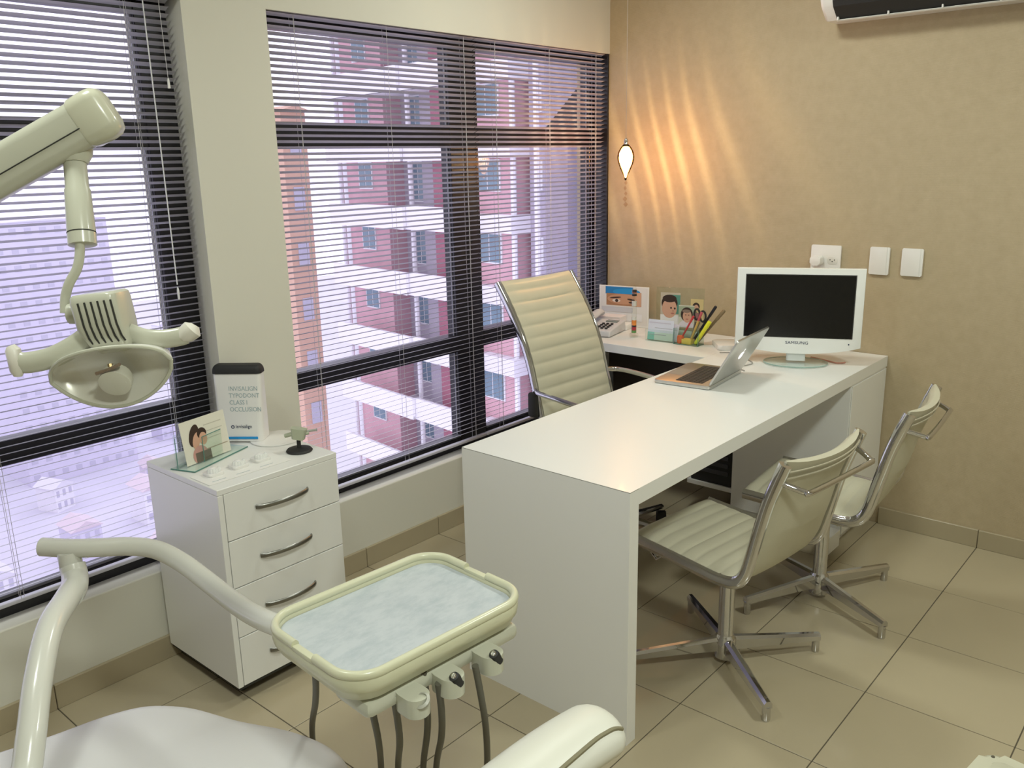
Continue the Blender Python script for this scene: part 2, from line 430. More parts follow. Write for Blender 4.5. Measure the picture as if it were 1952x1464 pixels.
def visitor(name, label, loc, rotz, legrot):
    t = thing(name, label, 'chair', loc, rotz, 'visitor chairs at the desk')
    path = [(.225, .425), (.12, .418), (0, .408), (-.10, .400), (-.155, .408), (-.185, .44), (-.203, .50), (-.222, .58), (-.248, .68), (-.290, .795)]
    rp = resample(path, 60)
    HW = .205
    for s in (-1, 1):
        obj('side_frame', tube(nb(), [(x, s*HW, z) for x, z in rp], [(.019, .0115)]*len(rp), 12, up=None), m_chrome, t, smooth=True)
    sp = resample([(x+(.0 if z < .42 else .004), z+.008) for x, z in path], 150)
    nf = 92
    seat = nb()
    sling(seat, sp, .390, .390, .028, 17, .034, 80, 1)
    me = obj('sling_seat', seat, [m_leather, m_leatherback], t, smooth=60)
    for zc, xc in ((.772, -.300), (.752, -.2925)):
        obj('back_seam', tube(nb(), [(xc-.034*(1-(2*q/12-1)**2)+.005, -.19+.38*q/12, zc) for q in range(13)], .0022, 6), m_leatherback, t, smooth=True)
    ring = [(-.272, .205, .745), (-.295, .198, .738), (-.335, .178, .725), (-.345, .15, .722), (-.345, -.15, .722), (-.335, -.178, .725), (-.295, -.198, .738), (-.272, -.205, .745)]
    obj('back_bar', tube(nb(), cr([(a, b, c_) for a, b, c_ in ring], 4), .0085, 10), m_chrome, t, smooth=True)
    for sx in (.13, -.10):
        obj('seat_crossbar', tube(nb(), cr([(sx, -.2, .405), (sx, -.17, .392), (sx*.8, -.06, .372), (sx*.5, 0, .368), (sx*.8, .06, .372), (sx, .17, .392), (sx, .2, .405)], 4), (.012, .007), 8), m_chrome, t, smooth=True)
        for s in (-1, 1):
            bm = nb(); tube(bm, [(sx-.028, s*.196, .402), (sx, s*.196, .378), (sx+.028, s*.196, .402)], .004, 6); obj('frame_bracket', bm, m_chrome, t, smooth=True)
    obj('column', lathe(nb(), [(.0, .018), (.034, .02), (.034, .085), (.027, .095), (.0245, .10), (.0245, .35), (.03, .355), (.05, .367), (.05, .374), (.0, .375)], 24), m_chrome, t, smooth=True)
    for k in range(4):
        a = legrot+k*PI/2-rotz; ca, sa = math.cos(a), math.sin(a)
        bm = nb(); rows = []
        for rr, hw, zt, zb in ((.02, .016, .090, .045), (.12, .0145, .082, .046), (.30, .0125, .068, .044), (.322, .0125, .066, .044)):
            rows.append([(rr*ca-q[0]*sa, rr*sa+q[0]*ca, q[1]) for q in ((-hw, zb), (-hw, zt-.008), (-hw*.45, zt), (hw*.45, zt), (hw, zt-.008), (hw, zb))])
        V = grid(bm, rows, closeu=True)
        for rg in (V[0], V[-1]): bm.faces.new(rg)
        lg = obj('leg', bm, m_chrome, t, smooth=True)
        obj('foot', lathe(nb(), [(.0, 0), (.011, 0), (.0125, .004), (.0125, .047), (.0, .048)], 14, (.312*ca, .312*sa, 0)), m_chrome, lg, smooth=True)
    return t
visitor('visitor_chair', 'cream leather visitor chair with chrome star base, nearer one at the desk panel', (1.434, -1.4015, 0), R(180-7), R(-40.6))
visitor('visitor_chair', 'cream leather visitor chair with chrome star base, farther one beside the wall', (1.500, -.805, 0), R(180+5), R(-27.7))

def executive():
    t = thing('executive_chair', 'high-back ribbed cream leather office chair between desk and window', 'chair', (.69, -.87, 0), R(-3))
    path = [(.22, .47), (.10, .462), (-.05, .455), (-.17, .452), (-.225, .475), (-.245, .53), (-.262, .60), (-.285, .68), (-.310, .77), (-.350, .87), (-.415, .985), (-.487, 1.09)]
    rp = resample(path, 70)
    for s in (-1, 1):
        obj('side_frame', tube(nb(), [(x, s*.232, z) for x, z in rp], [(.017, .009)]*70, 10), m_chrome, t, smooth=True)
    sp = resample([(x+(0 if z < .48 else .006), z+.006) for x, z in path], 200)
    obj('ribbed_cushion', sling(nb(), sp, .452, .432, .026, 21, .012, 90, 1), m_leather, t, smooth=60)
    for s in (-1, 1):
        p = [(-.272, s*.235, .672), (-.24, s*.262, .672), (-.15, s*.272, .668), (.06, s*.272, .650), (.11, s*.270, .640), (.13, s*.266, .60), (.10, s*.25, .475)]
        a = obj('armrest', tube(nb(), cr(p, 6), (.011, .008), 10), m_chrome, t, smooth=True)
        obj('tilt_housing', B(-.30, -.255, s*.249-.012, s*.249+.012, .56, .665, bev=.01), m_rubber, t, smooth=True)
    obj('tilt_mechanism', B(-.12, .12, -.08, .08, .38, .44, bev=.01), m_rubber, t, smooth=True)
    obj('column', lathe(nb(), [(0, .07), (.03, .07), (.03, .24), (.02, .245), (.02, .385), (0, .386)], 20), m_chrome, t, smooth=True)
    for k in range(5):
        a = R(20+72*k); ca, sa = math.cos(a), math.sin(a)
        lg = obj('leg', tube(nb(), [(.02*ca, .02*sa, .115), (.29*ca, .29*sa, .075)], [(.018, .02), (.011, .014)], 8), m_chrome, t, smooth=True)
        M = Matrix.Rotation(a+.6, 4, 'Z') @ Matrix.Rotation(PI/2, 4, 'X')
        obj('caster', lathe(nb(), [(0, -.022), (.022, -.022), (.027, -.016), (.027, .016), (.022, .022), (0, .022)], 16, (.29*ca, .29*sa, .027), M=M.to_3x3()), m_rubber, lg, smooth=True)
    return t
executive()

# ------------------------------------------------------------------ television on glass foot
tv = thing('television', 'white flat monitor with black screen on round glass foot', 'television', (1.164, -.337, .7505), R(24.9))
out = [(-.2435, .052), (-.2435, .389), (.2435, .389), (.2435, .052)]
def tv_outline(inset=0):
    o = []
    for k in range(17):
        u = -1+2*k/16; o.append((u*(.2435-inset), .073-.030*(1-u*u)+inset))
    o += [(.2435-inset, .389-inset), (-.2435+inset, .389-inset)]
    return o
Mv = Matrix(((1, 0, 0, 0), (0, 0, -1, 0), (0, 1, 0, 0), (0, 0, 0, 1)))     # outline xy -> xz, extrude to -y front
body = obj('housing', prism(nb(), tv_outline(), 0, .035, bev=.006, M=Mv), m_gloss, tv, smooth=True)
obj('back_bulge', prism(nb(), rrect(.34, .22, .04, cx=0, cy=.23), -.035, .003, bev=.015, M=Mv), m_gloss, tv, smooth=True)
obj('screen', B(-.207, .207, -.0362, -.034, .112, .362), m_screen, body)
bm = nb()
for q in ((-.209, .209, .3625, .3645), (-.209, .209, .1095, .1115), (-.2095, -.2075, .1095, .3645), (.2075, .2095, .1095, .3645)): box(bm, q[0], q[1], -.0358, -.034, q[2], q[3])
obj('screen_gasket', bm, m_rubber, body)
text('brand_lettering', 'SAMSUNG', .017, m_inkdark, body, frame((0, -.0353, .083), (1, 0, 0), (0, 0, 1)), align='CENTER', sx=1.15)
obj('power_light', lathe(nb(), [(0, 0), (.0028, 0), (.0028, .001), (0, .001)], 10, (.197, -.0352, .088), M=Mv.to_3x3()), m_inkdark, body)
obj('neck', prism(nb(), rrect(.075, .03, .012), .012, .06, M=Matrix.Translation((0, -.012, 0))), mat('clear_neck', (.72, .74, .73), .1), tv, smooth=True)
obj('glass_foot', prism(nb(), [(.125*math.cos(2*PI*k/40), -.02+.095*math.sin(2*PI*k/40)) for k in range(40)], 0, .010, bev=.002), glassmat('foot_glass', (.94, .97, .96)), tv, smooth=True)
bm = nb(); tube(bm, [(.125*math.cos(2*PI*k/40), -.02+.095*math.sin(2*PI*k/40), .005) for k in range(41)], .0022, 6, cap=False); obj('foot_rim', bm, mat('glass_rim', (.30, .42, .38), .15), tv, smooth=True)

# ------------------------------------------------------------------ laptop
lp = thing('laptop', 'open silver aluminium laptop on the white desk facing the window chair', 'laptop', (.975, -.793, .7505), R(5.6))
base = obj('base', prism(nb(), rrect(.225, .322, .012), .002, .0145, bev=.002), m_alu, lp, smooth=True)
for sx in (-.09, .09):
    for sy in (-.14, .14): obj('rubber_foot', lathe(nb(), [(0, 0), (.006, 0), (.006, .002), (0, .002)], 10, (sx, sy, 0)), m_rubber, base)
obj('keyboard_well', B(-.035, .072, -.135, .135, .0143, .0148), m_keys, base)
bm = nb()
for rI in range(6):
    for k in range(14):
        x = -.028+rI*.0185; y = -.124+k*.0191
        if rI == 0 and 4 <= k <= 8:
            if k == 4: box(bm, x-.0075, x+.0075, y-.008, y+4*.0191+.008, .0148, .0158)
            continue
        box(bm, x-.0075, x+.0075, y-.008, y+.008, .0148, .0158)
ko = obj('keys', bm, mat('key_caps', (.045, .042, .04), .45), base); ko['kind'] = 'stuff'
obj('trackpad', B(-.103, -.045, -.05, .05, .0143, .0149), mat('trackpad_aluminium', (.55, .55, .54), .3, .8), base)
lid = bpy.data.objects.new('lid', None)
ML = Matrix.Translation((.108, 0, .0155)) @ Matrix.Rotation(R(30), 4, 'Y')
lo = obj('lid', prism(nb(), rrect(.205, .322, .012, cx=.1025), -.0035, .0035, bev=.0015, M=ML @ Matrix.Rotation(-PI/2, 4, 'Y')), m_alu, lp, smooth=True)
obj('display', prism(nb(), rrect(.188, .305, .004, cx=.105), .0035, .0042, M=ML @ Matrix.Rotation(-PI/2, 4, 'Y')), m_screen, lo)
# bitten-fruit emblem, lit from behind by the display
def fruit():
    pts = []
    for k in range(36):
        a = 2*PI*k/36; rr = .0175*(1+.07*math.cos(2*a)-.10*math.sin(a)**7)
        x, y = rr*math.cos(a), rr*1.02*math.sin(a)
        dx, dy = x-.021, y-.003; q = math.hypot(dx, dy)
        if q < .0095: x, y = .021+dx/q*.0095, .003+dy/q*.0095
        pts.append((x, y))
    return pts
MA = ML @ Matrix.Rotation(-PI/2, 4, 'Y') @ Matrix.Translation((.108, 0, -.0038)) @ Matrix(((0, 1, 0, 0), (1, 0, 0, 0), (0, 0, -1, 0), (0, 0, 0, 1)))
bm = prism(nb(), fruit(), -.0003, .0003, M=MA)
prism(bm, [(0, .019), (.002, .024), (.0065, .028), (.0065, .025), (.004, .0205)], -.0003, .0003, M=MA)
obj('lid_emblem', bm, mat('lit_emblem', (.95, .95, .95), .4, emis=(1, 1, 1), estr=1.1), lo)

# ------------------------------------------------------------------ flat prints: coloured shapes on thin cards
def ell(cx, cy, rx, ry, n=20, rot=0):
    c_, s_ = math.cos(rot), math.sin(rot)
    return [(cx+rx*math.cos(2*PI*k/n)*c_-ry*math.sin(2*PI*k/n)*s_, cy+rx*math.cos(2*PI*k/n)*s_+ry*math.sin(2*PI*k/n)*c_) for k in range(n)]
def card(name, w, h, shapes, parent, M, bgcol, thick=.0015):
    """thin card, printed with layered flat shapes; local x right, y up, z to viewer"""
    ms = [mat('print_%02x%02x%02x' % tuple(int(255*k) for k in bgcol), bgcol, .5)]; idx = {}
    bm = nb(); box(bm, -w/2, w/2, 0, h, -thick, 0)
    z = .00012
    for col, pts in shapes:
        m = mat('print_%02x%02x%02x' % tuple(int(255*k) for k in col), col, .5)
        if m not in ms: ms.append(m)
        pts = [(max(-w/2, min(w/2, x)), max(0, min(h, y))) for x, y in pts]
        v = [bm.verts.new((x, y, z)) for x, y in pts]
        try:
            f = bm.faces.new(v); f.material_index = ms.index(m)
        except ValueError: pass
        z += .00012
    o = obj(name, bm, ms, parent); o.matrix_local = M; return o
def rc(x0, x1, y0, y1): return [(x0, y0), (x1, y0), (x1, y1), (x0, y1)]
SK, HAIR = (.62, .36, .25), (.04, .022, .016)

# desk photo stand with three portraits (acrylic)
def upright(loc, yaw, lean):   # card frame: x right, y up, z toward -y (yaw about z), leaning back
    return Matrix.Translation(loc) @ Matrix.Rotation(yaw, 4, 'Z') @ Matrix.Rotation(PI/2-lean, 4, 'X')
ps = thing('photo_stand', 'clear acrylic stand with three overlapping portrait photos by the wall', 'photo stand', (.52, -.17, .7503), R(14))
obj('acrylic_back', B(-.115, .115, .012, .0145, 0, .235, bev=.0006, seg=1), m_acryl, ps)
obj('acrylic_foot', B(-.115, .115, -.05, .0115, 0, .003, bev=.0006, seg=1), m_acryl, ps)
card('baby_photo', .095, .15, [((.10, .28, .22), rc(-.005, .05, .05, .14)), ((.75, .75, .74), rc(-.05, .05, 0, .045)), (HAIR, ell(-.004, .100, .039, .040)), (SK, ell(-.004, .075, .036, .046)), (HAIR, ell(-.004, .122, .034, .018)), ((.03, .02, .02), ell(.004, .078, .0042, .005)), ((.03, .02, .02), ell(.022, .076, .0042, .005)), ((.45, .18, .14), ell(.012, .052, .009, .004)), ((.50, .27, .18), ell(.014, .064, .005, .004))], ps, upright((-.045, .008, .06), 0, 0), (.52, .46, .36))
card('portrait_photo', .075, .105, [((.35, .42, .30), rc(-.04, .04, .05, .1)), ((.70, .66, .72), ell(.0, .0, .038, .035)), (HAIR, ell(.002, .062, .029, .034)), (SK, ell(.004, .054, .021, .031)), ((.10, .05, .04), ell(-.003, .060, .004, .002)), ((.10, .05, .04), ell(.011, .060, .004, .002)), ((.45, .14, .12), ell(.004, .040, .007, .0025)), ((.25, .18, .14), ell(.0, .078, .02, .008))], ps, upright((.035, .002, .05), 0, 0), (.60, .60, .50))
card('garden_photo', .06, .10, [((.10, .22, .08), rc(-.03, 0, 0, .06)), (HAIR, ell(-.004, .066, .017, .018)), (SK, ell(-.003, .058, .011, .016)), ((.30, .14, .14), ell(.0, .01, .022, .028))], ps, upright((.082, .009, .085), 0, 0), (.62, .50, .24))
# eye print on tent card / dispenser box
eb = thing('leaflet_box', 'white acrylic leaflet dispenser with eye photo standing in the window corner', 'leaflet box', (.155, -.10, .7503), R(10))
obj('back_panel', B(-.135, .135, .018, .022, 0, .205, bev=.001, seg=1), m_wplast, eb)
obj('paper_tray', B(-.13, .06, -.075, .016, .0, .028, bev=.004), m_wplast, eb, smooth=True)
obj('leaflet_stack', B(-.115, .02, -.066, .012, .0285, .062, bev=.002, seg=1), mat('pale_pink_paper', (.80, .74, .72), .6), eb)
card('eye_print', .255, .19, [((.02, .20, .48), rc(-.10, .05, .152, .19)), ((.02, .28, .62), ell(.015, .165, .075, .018)), ((.40, .20, .10), rc(-.095, .095, .095, .155)), ((.55, .30, .18), ell(.0, .128, .09, .026)), ((.06, .03, .02), ell(-.045, .135, .032, .004, rot=.12)), ((.75, .66, .6), ell(-.04, .120, .022, .008)), ((.05, .03, .02), ell(-.038, .120, .009, .008)), ((.05, .03, .02), ell(.045, .127, .026, .005, rot=-.15)), ((.05, .03, .02), ell(.045, .114, .018, .005)), ((.62, .36, .24), rc(.06, .095, .095, .165)), ((.55, .56, .60), rc(-.12, .05, .062, .088)), ((.78, .78, .80), rc(-.12, .1, .02, .058))], eb, upright((0, .0175, .01), 0, 0), (.74, .72, .70))
# slim glass bottle with coloured fill
bt = thing('ornament_bottle', 'slim clear glass bottle with orange and red layers beside the phone', 'bottle', (.345, -.283, .7505))
obj('glass', lathe(nb(), [(0, 0), (.019, 0), (.021, .006), (.021, .016), (.0125, .022), (.0125, .175), (.008, .190), (.0125, .198), (.0125, .225), (.006, .245), (0, .248)], 20), glassmat('bottle_glass', (.96, .97, .95)), bt, smooth=True)
for z0, z1, cl in ((.022, .034, (.10, .30, .08)), (.034, .05, (.45, .03, .05)), (.05, .058, (.02, .015, .02)), (.058, .083, (.85, .28, .05)), (.083, .10, (.75, .72, .70)), (.150, .172, (.7, .66, .62)), (.198, .206, (.02, .02, .02)), (.210, .216, (.35, .12, .08)), (.218, .226, (.03, .02, .02))):
    obj('coloured_layer', lathe(nb(), [(0, z0), (.0112, z0), (.0112, z1), (0, z1)], 16), mat('layer_%d' % int(z0*1000), cl, .4), bt)
# telephone
ph = thing('telephone', 'grey desk telephone with black keys on the side counter', 'telephone', (.165, -.285, .7503), R(12))
def wedge(bm, x0, x1, y0, y1, za, zb, bev):
    t = nb(); bmesh.ops.create_cube(t, size=1)
    for v in t.verts:
        top = v.co.z > 0; yy = y0 if v.co.y < 0 else y1
        v.co = (x0 if v.co.x < 0 else x1, yy, (za if v.co.y < 0 else zb) if top else .002)
    bmesh.ops.bevel(t, geom=t.edges[:], offset=bev, segments=3, profile=.6, affect='EDGES'); return merge(bm, t)
pb = obj('body', wedge(nb(), -.08, .08, -.10, .10, .032, .055, .008), mat('silver_plastic', (.62, .62, .64), .35), ph, smooth=True)
hs = obj('handset', tube(nb(), cr([(-.055, -.105, .058), (-.055, -.085, .078), (-.055, 0, .092), (-.055, .085, .112), (-.055, .105, .10)], 5), [(.012, .020)]+[(.017, .026)]*4+[(.012, .019)]*11+[(.017, .026)]*4+[(.012, .020)], 12) if False else tube(nb(), cr([(-.055, -.105, .048), (-.055, -.085, .066), (-.055, 0, .076), (-.055, .085, .088), (-.055, .105, .078)], 5), (.015, .024), 12), mat('silver_plastic', (1, 1, 1)), ph, smooth=True)
for a in range(4):
    for b_ in range(3):
        yk = -.07+a*.024; obj('key', B(.005+b_*.022-.007, .005+b_*.022+.007, yk-.006, yk+.006, .034+(yk+.1)*.115, .040+(yk+.1)*.115, bev=.002, seg=1), m_keys, pb)
obj('display', B(0, .06, .04, .075, .045, .0545, bev=.001, seg=1), mat('grey_display', (.25, .28, .26), .2), pb)
coil = [(-.055+.012*math.cos(a*.9)*0, -.118-.004*math.cos(a), .05-.0 if a == 0 else .05) for a in range(1)]
pts = []
for k in range(90):
    s = k/89; a = k*1.1
    bx_, by_, bz_ = .02+.03*s, -.10-.082*min(1, s*1.7), .03-.04*max(0, s-.45)*4.2
    pts.append((bx_+.0045*math.cos(a), by_+.0045*math.sin(a)*.5, bz_+.0045*math.sin(a)))
obj('coiled_cord', tube(nb(), pts, .0017, 5), m_rubber, ph, smooth=True)
# business cards in a small clear holder
bc = thing('card_holder', 'small clear holder with pale blue and green cards in front of portraits', 'card holder', (.50, -.288, .7503), R(4))
obj('acrylic_front', B(-.075, .075, -.02, -.0175, 0, .055, bev=.0006, seg=1), m_acryl, bc)
obj('acrylic_base', B(-.075, .075, -.0175, .02, 0, .0025), m_acryl, bc)
card('pale_card', .13, .095, [((.55, .53, .62), rc(-.06, .05, .078, .083)), ((.45, .45, .5), rc(-.03, .06, .055, .058)), ((.25, .55, .48), rc(-.065, -.03, 0, .036)), ((.60, .68, .62), rc(-.03, .065, 0, .036)), ((.35, .35, .38), rc(-.055, .03, .024, .027))], bc, upright((-.005, -.008, .0045), 0, R(8)), (.66, .68, .78))
card('tilted_card', .05, .08, [((.5, .5, .55), rc(-.02, .02, .05, .053))], bc, upright((.055, .004, .0045), R(-20), R(12)), (.72, .70, .80))
# pen holder with pens
pc = thing('pen_holder', 'clear acrylic pen box with an orange eraser beside the card holder', 'pen holder', (.635, -.275, .7503), R(4))
bm = nb()
for q in ((-.06, .06, -.032, -.03), (-.06, .06, .03, .032), (-.06, -.058, -.03, .03), (.058, .06, -.03, .03)): box(bm, q[0], q[1], q[2], q[3], .003, .075)
obj('clear_walls', bm, m_acryl, pc); obj('box_bottom', B(-.06, .06, -.032, .032, 0, .003), mat('tinted_bottom', (.12, .2, .14), .3), pc)
bm = nb(); tube(bm, [(-.06, -.032, .0), (-.06, -.032, .075)], .0012, 5); tube(bm, [(.06, -.032, .0), (.06, -.032, .075)], .0012, 5); tube(bm, [(-.06, -.032, .002), (.06, -.032, .002)], .0012, 5); obj('box_edges', bm, m_acryledge, pc)
er = tag(obj('eraser', prism(nb(), rrect(.026, .03, .008), 0, .034, bev=.006), mat('orange_rubber', (.85, .16, .05), .5), smooth=True), 'orange rounded eraser standing in the clear pen box', 'eraser'); er.location = (.598, -.285, .7535)
nt_ = tag(obj('note_pad', B(-.024, .024, -.018, .018, 0, .022, bev=.001, seg=1), mat('yellow_note', (.85, .62, .12), .6)), 'small yellow note pad lying in the clear pen box', 'note pad'); nt_.location = (.634, -.28, .7535)
def pen(base, tip, r_, colr, label, kind='pen', cap=None):
    b0, t0 = Vector(base), Vector(tip); dd = (t0-b0)
    t = thing(kind, label, 'pen', base, 0, 'pens in the clear box')
    obj('barrel', tube(nb(), [(0, 0, 0), dd*.05, dd*.72], [r_*.4, r_, r_], 10), mat('pen_'+label.split()[0], colr, .35), t, smooth=True)
    obj('cap', tube(nb(), [dd*.72, dd*.98, dd], [r_*1.15, r_*1.15, r_*.7], 10), mat('cap_'+label.split()[0], cap or colr, .35), t, smooth=True)
pen((.612, -.292, .7875), (.664, -.288, .885), .0045, (.55, .05, .06), 'red slim pen leaning in the clear box')
pen((.645, -.284, .756), (.695, -.272, .905), .0055, (.62, .42, .12), 'golden-brown wooden pencil leaning in the clear box', 'pencil', (.5, .1, .12))
pen((.640, -.252, .756), (.745, -.236, .930), .006, (.015, .015, .02), 'black thick marker leaning right in the clear box', 'marker')
pen((.672, -.284, .756), (.735, -.268, .865), .0085, (.80, .82, .05), 'yellow highlighter with bright cap in the clear box', 'highlighter', (.80, .85, .04))
pen((.664, -.256, .756), (.785, -.232, .915), .007, (.16, .12, .06), 'dark olive felt pen leaning furthest right in the clear box', 'felt_pen', (.20, .15, .08))
sc = thing('scissors', 'black handled scissors standing in the clear pen box', 'scissors', (.636, -.272, .756), R(0))
obj('blade', tube(nb(), [(0, 0, 0), (.03, 0, .10)], (.0012, .006), 6), m_steel, sc); obj('blade', tube(nb(), [(.004, .003, 0), (.046, .003, .10)], (.0012, .006), 6), m_steel, sc)
for cx_, cz_ in ((.034, .135), (.064, .128)):
    obj('handle', tube(nb(), [(cx_+.014*math.cos(2*PI*k/16), .001, cz_+.024*math.sin(2*PI*k/16)) for k in range(17)], .0048, 8), m_rubber, sc, smooth=True)
# white router-like charger and cables by the monitor
ch = thing('power_adapter', 'flat white plastic adapter box on the counter left of the monitor', 'adapter', (.80, -.235, .7503), R(40))
obj('case', prism(nb(), rrect(.10, .145, .018), 0, .022, bev=.006), m_wplast, ch, smooth=True)
obj('lead', tube(nb(), cr([(0, .07, .01), (-.02, .12, .004), (.06, .17, .003), (.12, .13, .003)], 6), .002, 6), m_wplast, ch, smooth=True)
cb = tag(obj('desk_cable', tube(nb(), cr([(.835, -.36, .7532), (.90, -.33, .7532), (.98, -.40, .7532), (1.04, -.47, .7532), (1.02, -.56, .7532), (1.07, -.60, .7532)], 8), .0022, 6), mat('grey_cable', (.35, .34, .32), .5), smooth=True), 'thin grey cable running across the desk behind the laptop', 'cable')
rcb = tag(obj('monitor_cable', tube(nb(), cr([(1.19, -.24, .757), (1.25, -.25, .755), (1.31, -.27, .7545), (1.335, -.245, .7545)], 6), .003, 6), mat('reddish_cable', (.45, .20, .15), .5), smooth=True), 'short reddish cable on the desk behind the glass foot', 'cable')

# ------------------------------------------------------------------ wall plates
def plate(name, x0, x1, z0, z1, label, cat, outlet=False):
    t = thing(name, label, cat, ((x0+x1)/2, -.0005, (z0+z1)/2), 0, None if outlet else 'blank wall plates right of the monitor')
    w, h = x1-x0, z1-z0
    b_ = obj('cover', prism(nb(), rrect(w, h, .005), 0, .009, bev=.003, M=Mv), m_wplast, t, smooth=True)
    if not outlet:
        obj('centre_panel', prism(nb(), rrect(w*.74, h*.99, .002), .009, .011, bev=.001, M=Mv), m_wplast, b_, smooth=True)
    else:
        for k, sx in enumerate((-.028, .030)):
            s_ = obj('socket', prism(nb(), rrect(.044, .032, .012, cx=sx, cy=-.006), .009, .0105, bev=.0005, M=Mv), mat('socket_face', (.74, .73, .69), .4), b_, smooth=True)
            for dx, dy in ((-.0095, .003), (.0095, .003), (0, -.004)): obj('hole', lathe(nb(), [(0, 0), (.0024, 0), (.0024, .0004), (0, .0004)], 10, (sx+dx, -.0107, -.006+dy), M=Mv.to_3x3()), m_rubber, s_)
    return t
plate('wall_outlet', 1.069, 1.198, 1.082, 1.198, 'white double power outlet plate above the monitor', 'outlet', True)
plate('wall_plate', 1.318, 1.397, 1.087, 1.200, 'white blank wall plate nearer the outlet, left one of two', 'wall plate')
plate('wall_plate', 1.445, 1.527, 1.089, 1.200, 'white blank wall plate farther from the monitor, right one of two', 'wall plate')
pg = thing('power_plug', 'white power plug in the left socket behind the monitor top', 'plug', (1.105, -.0115, 1.134))
obj('plug_body', prism(nb(), rrect(.045, .04, .01), 0, .042, bev=.006, M=Mv), m_wplast, pg, smooth=True)
obj('plug_cord', tube(nb(), cr([(-.012, -.035, -.018), (-.014, -.04, -.06), (-.01, -.05, -.14), (.02, -.06, -.28)], 5), .003, 6), m_wplast, pg, smooth=True)

# ------------------------------------------------------------------ air conditioner
ac = thing('air_conditioner', 'white split air conditioner mounted high on the wallpapered wall', 'air conditioner', (1.105, -.001, 2.082))
prof = [(0, 0), (-.11, .0), (-.165, .045), (-.185, .085), (-.192, .15), (-.19, .24), (-.165, .275), (0, .28)]
def ext_x(bm, prof, x0, x1, bev=0):
    t = nb(); a = [t.verts.new((x0, y, z)) for y, z in prof]; b = [t.verts.new((x1, y, z)) for y, z in prof]; n = len(prof)
    t.faces.new(a); t.faces.new(b[::-1])
    for i in range(n): t.faces.new((a[i], a[(i+1) % n], b[(i+1) % n], b[i]))
    if bev: bmesh.ops.bevel(t, geom=[e for e in t.edges if abs(e.verts[0].co.x-e.verts[1].co.x) < 1e-6], offset=bev, segments=3, profile=.6, affect='EDGES')
    return merge(bm, t)
acb = obj('body', ext_x(nb(), prof, 0, .86, .014), m_wplast, ac, smooth=True)
obj('air_outlet', ext_x(nb(), [(-.112, -.0006), (-.166, .0435), (-.176, .066), (-.172, .068), (-.106, .006)], .05, .80), m_rubber, acb)
lv = obj('louver', ext_x(nb(), [(-.116, -.005), (-.122, -.001), (-.120, .001), (-.114, -.003)], .05, .80), m_gloss, acb)
for k in range(4): obj('louver_pin', B(.055+k*.19, .060+k*.19, -.1305, -.120, -.002, .010), m_wplast, lv)
obj('maker_lettering', B(.022, .062, -.1925, -.188, .088, .093), mat('grey_lettering', (.45, .43, .40), .5), acb)

# ------------------------------------------------------------------ pendant lamp
PX, PY, PZ = .319, -.330, 1.574
pd = thing('pendant_lamp', 'glowing twisted glass teardrop pendant lamp in the room corner', 'pendant lamp', (PX, PY, PZ))
obj('cable', tube(nb(), [(0, 0, .085), (0, 0, RZ-PZ-.02)], .0016, 6), mat('pale_cable', (.45, .36, .28), .5), pd)
obj('ceiling_cup', lathe(nb(), [(0, RZ-PZ-.028), (.03, RZ-PZ-.026), (.045, RZ-PZ-.001), (0, RZ-PZ-.001)], 20), m_chrome, pd, smooth=True)
obj('lamp_holder', lathe(nb(), [(0, .052), (.010, .052), (.010, .080), (.004, .088), (0, .088)], 14), m_chrome, pd, smooth=True)
def tear(z):   # radius along the teardrop
    q = (z+.095)/.165
    return max(.0008, .033*math.sin(PI*min(1, max(0, q))**1.45)**.95+.003*(1-q))
zs_ = [-.095+.165*k/26 for k in range(27)]
obj('glass_drop', lathe(nb(), [(tear(z), z) for z in zs_], 24), glassmat('warm_glass', (1.0, .97, .92), .35), pd, smooth=True)
NR = 22
for k in range(NR):
    pts = []
    for z in zs_:
        a = 2*PI*k/NR+z*9.0; r_ = tear(z)*1.03
        pts.append((r_*math.cos(a), r_*math.sin(a), z))
    obj('twisted_rib', tube(nb(), pts, [(.0030*min(1, tear(z)/.016)+.0003) for z in zs_], 6), glassmat('rib_glass', (.74, .62, .48), .35), pd, smooth=True)
def glowmat():
    m = bpy.data.materials.new('bulb_glow'); m.use_nodes = True; t = m.node_tree
    for n in list(t.nodes): t.nodes.remove(n)
    o = t.nodes.new('ShaderNodeOutputMaterial'); ad = t.nodes.new('ShaderNodeAddShader'); tr = t.nodes.new('ShaderNodeBsdfTransparent'); em = t.nodes.new('ShaderNodeEmission')
    em.inputs['Color'].default_value = (1, .72, .38, 1); em.inputs['Strength'].default_value = 14
    t.links.new(tr.outputs[0], ad.inputs[0]); t.links.new(em.outputs[0], ad.inputs[1]); t.links.new(ad.outputs[0], o.inputs['Surface']); return m
obj('bulb', lathe(nb(), [(0, -.086)]+[(tear(z)*.90, z) for z in zs_ if -.084 < z < .056]+[(0, .057)], 20), glowmat(), pd, smooth=True)
for k in range(5):
    z = -.106-.024*k
    obj('crystal_bead', lathe(nb(), [(0, -.011), (.008, 0), (0, .011)] if k < 3 else [(0, -.013), (.012, 0), (0, .013)], 6, (0.002*(-1)**k, 0, z)), glassmat('bead_glass', (.93, .86, .80)), pd)
l = bpy.data.lights.new('pendant_bulb', 'POINT'); l.energy = 9.0; l.color = (1, .58, .27); l.shadow_soft_size = .0015
lo_ = bpy.data.objects.new('pendant_bulb', l); link(lo_, pd); lo_.location = (0, 0, .004)

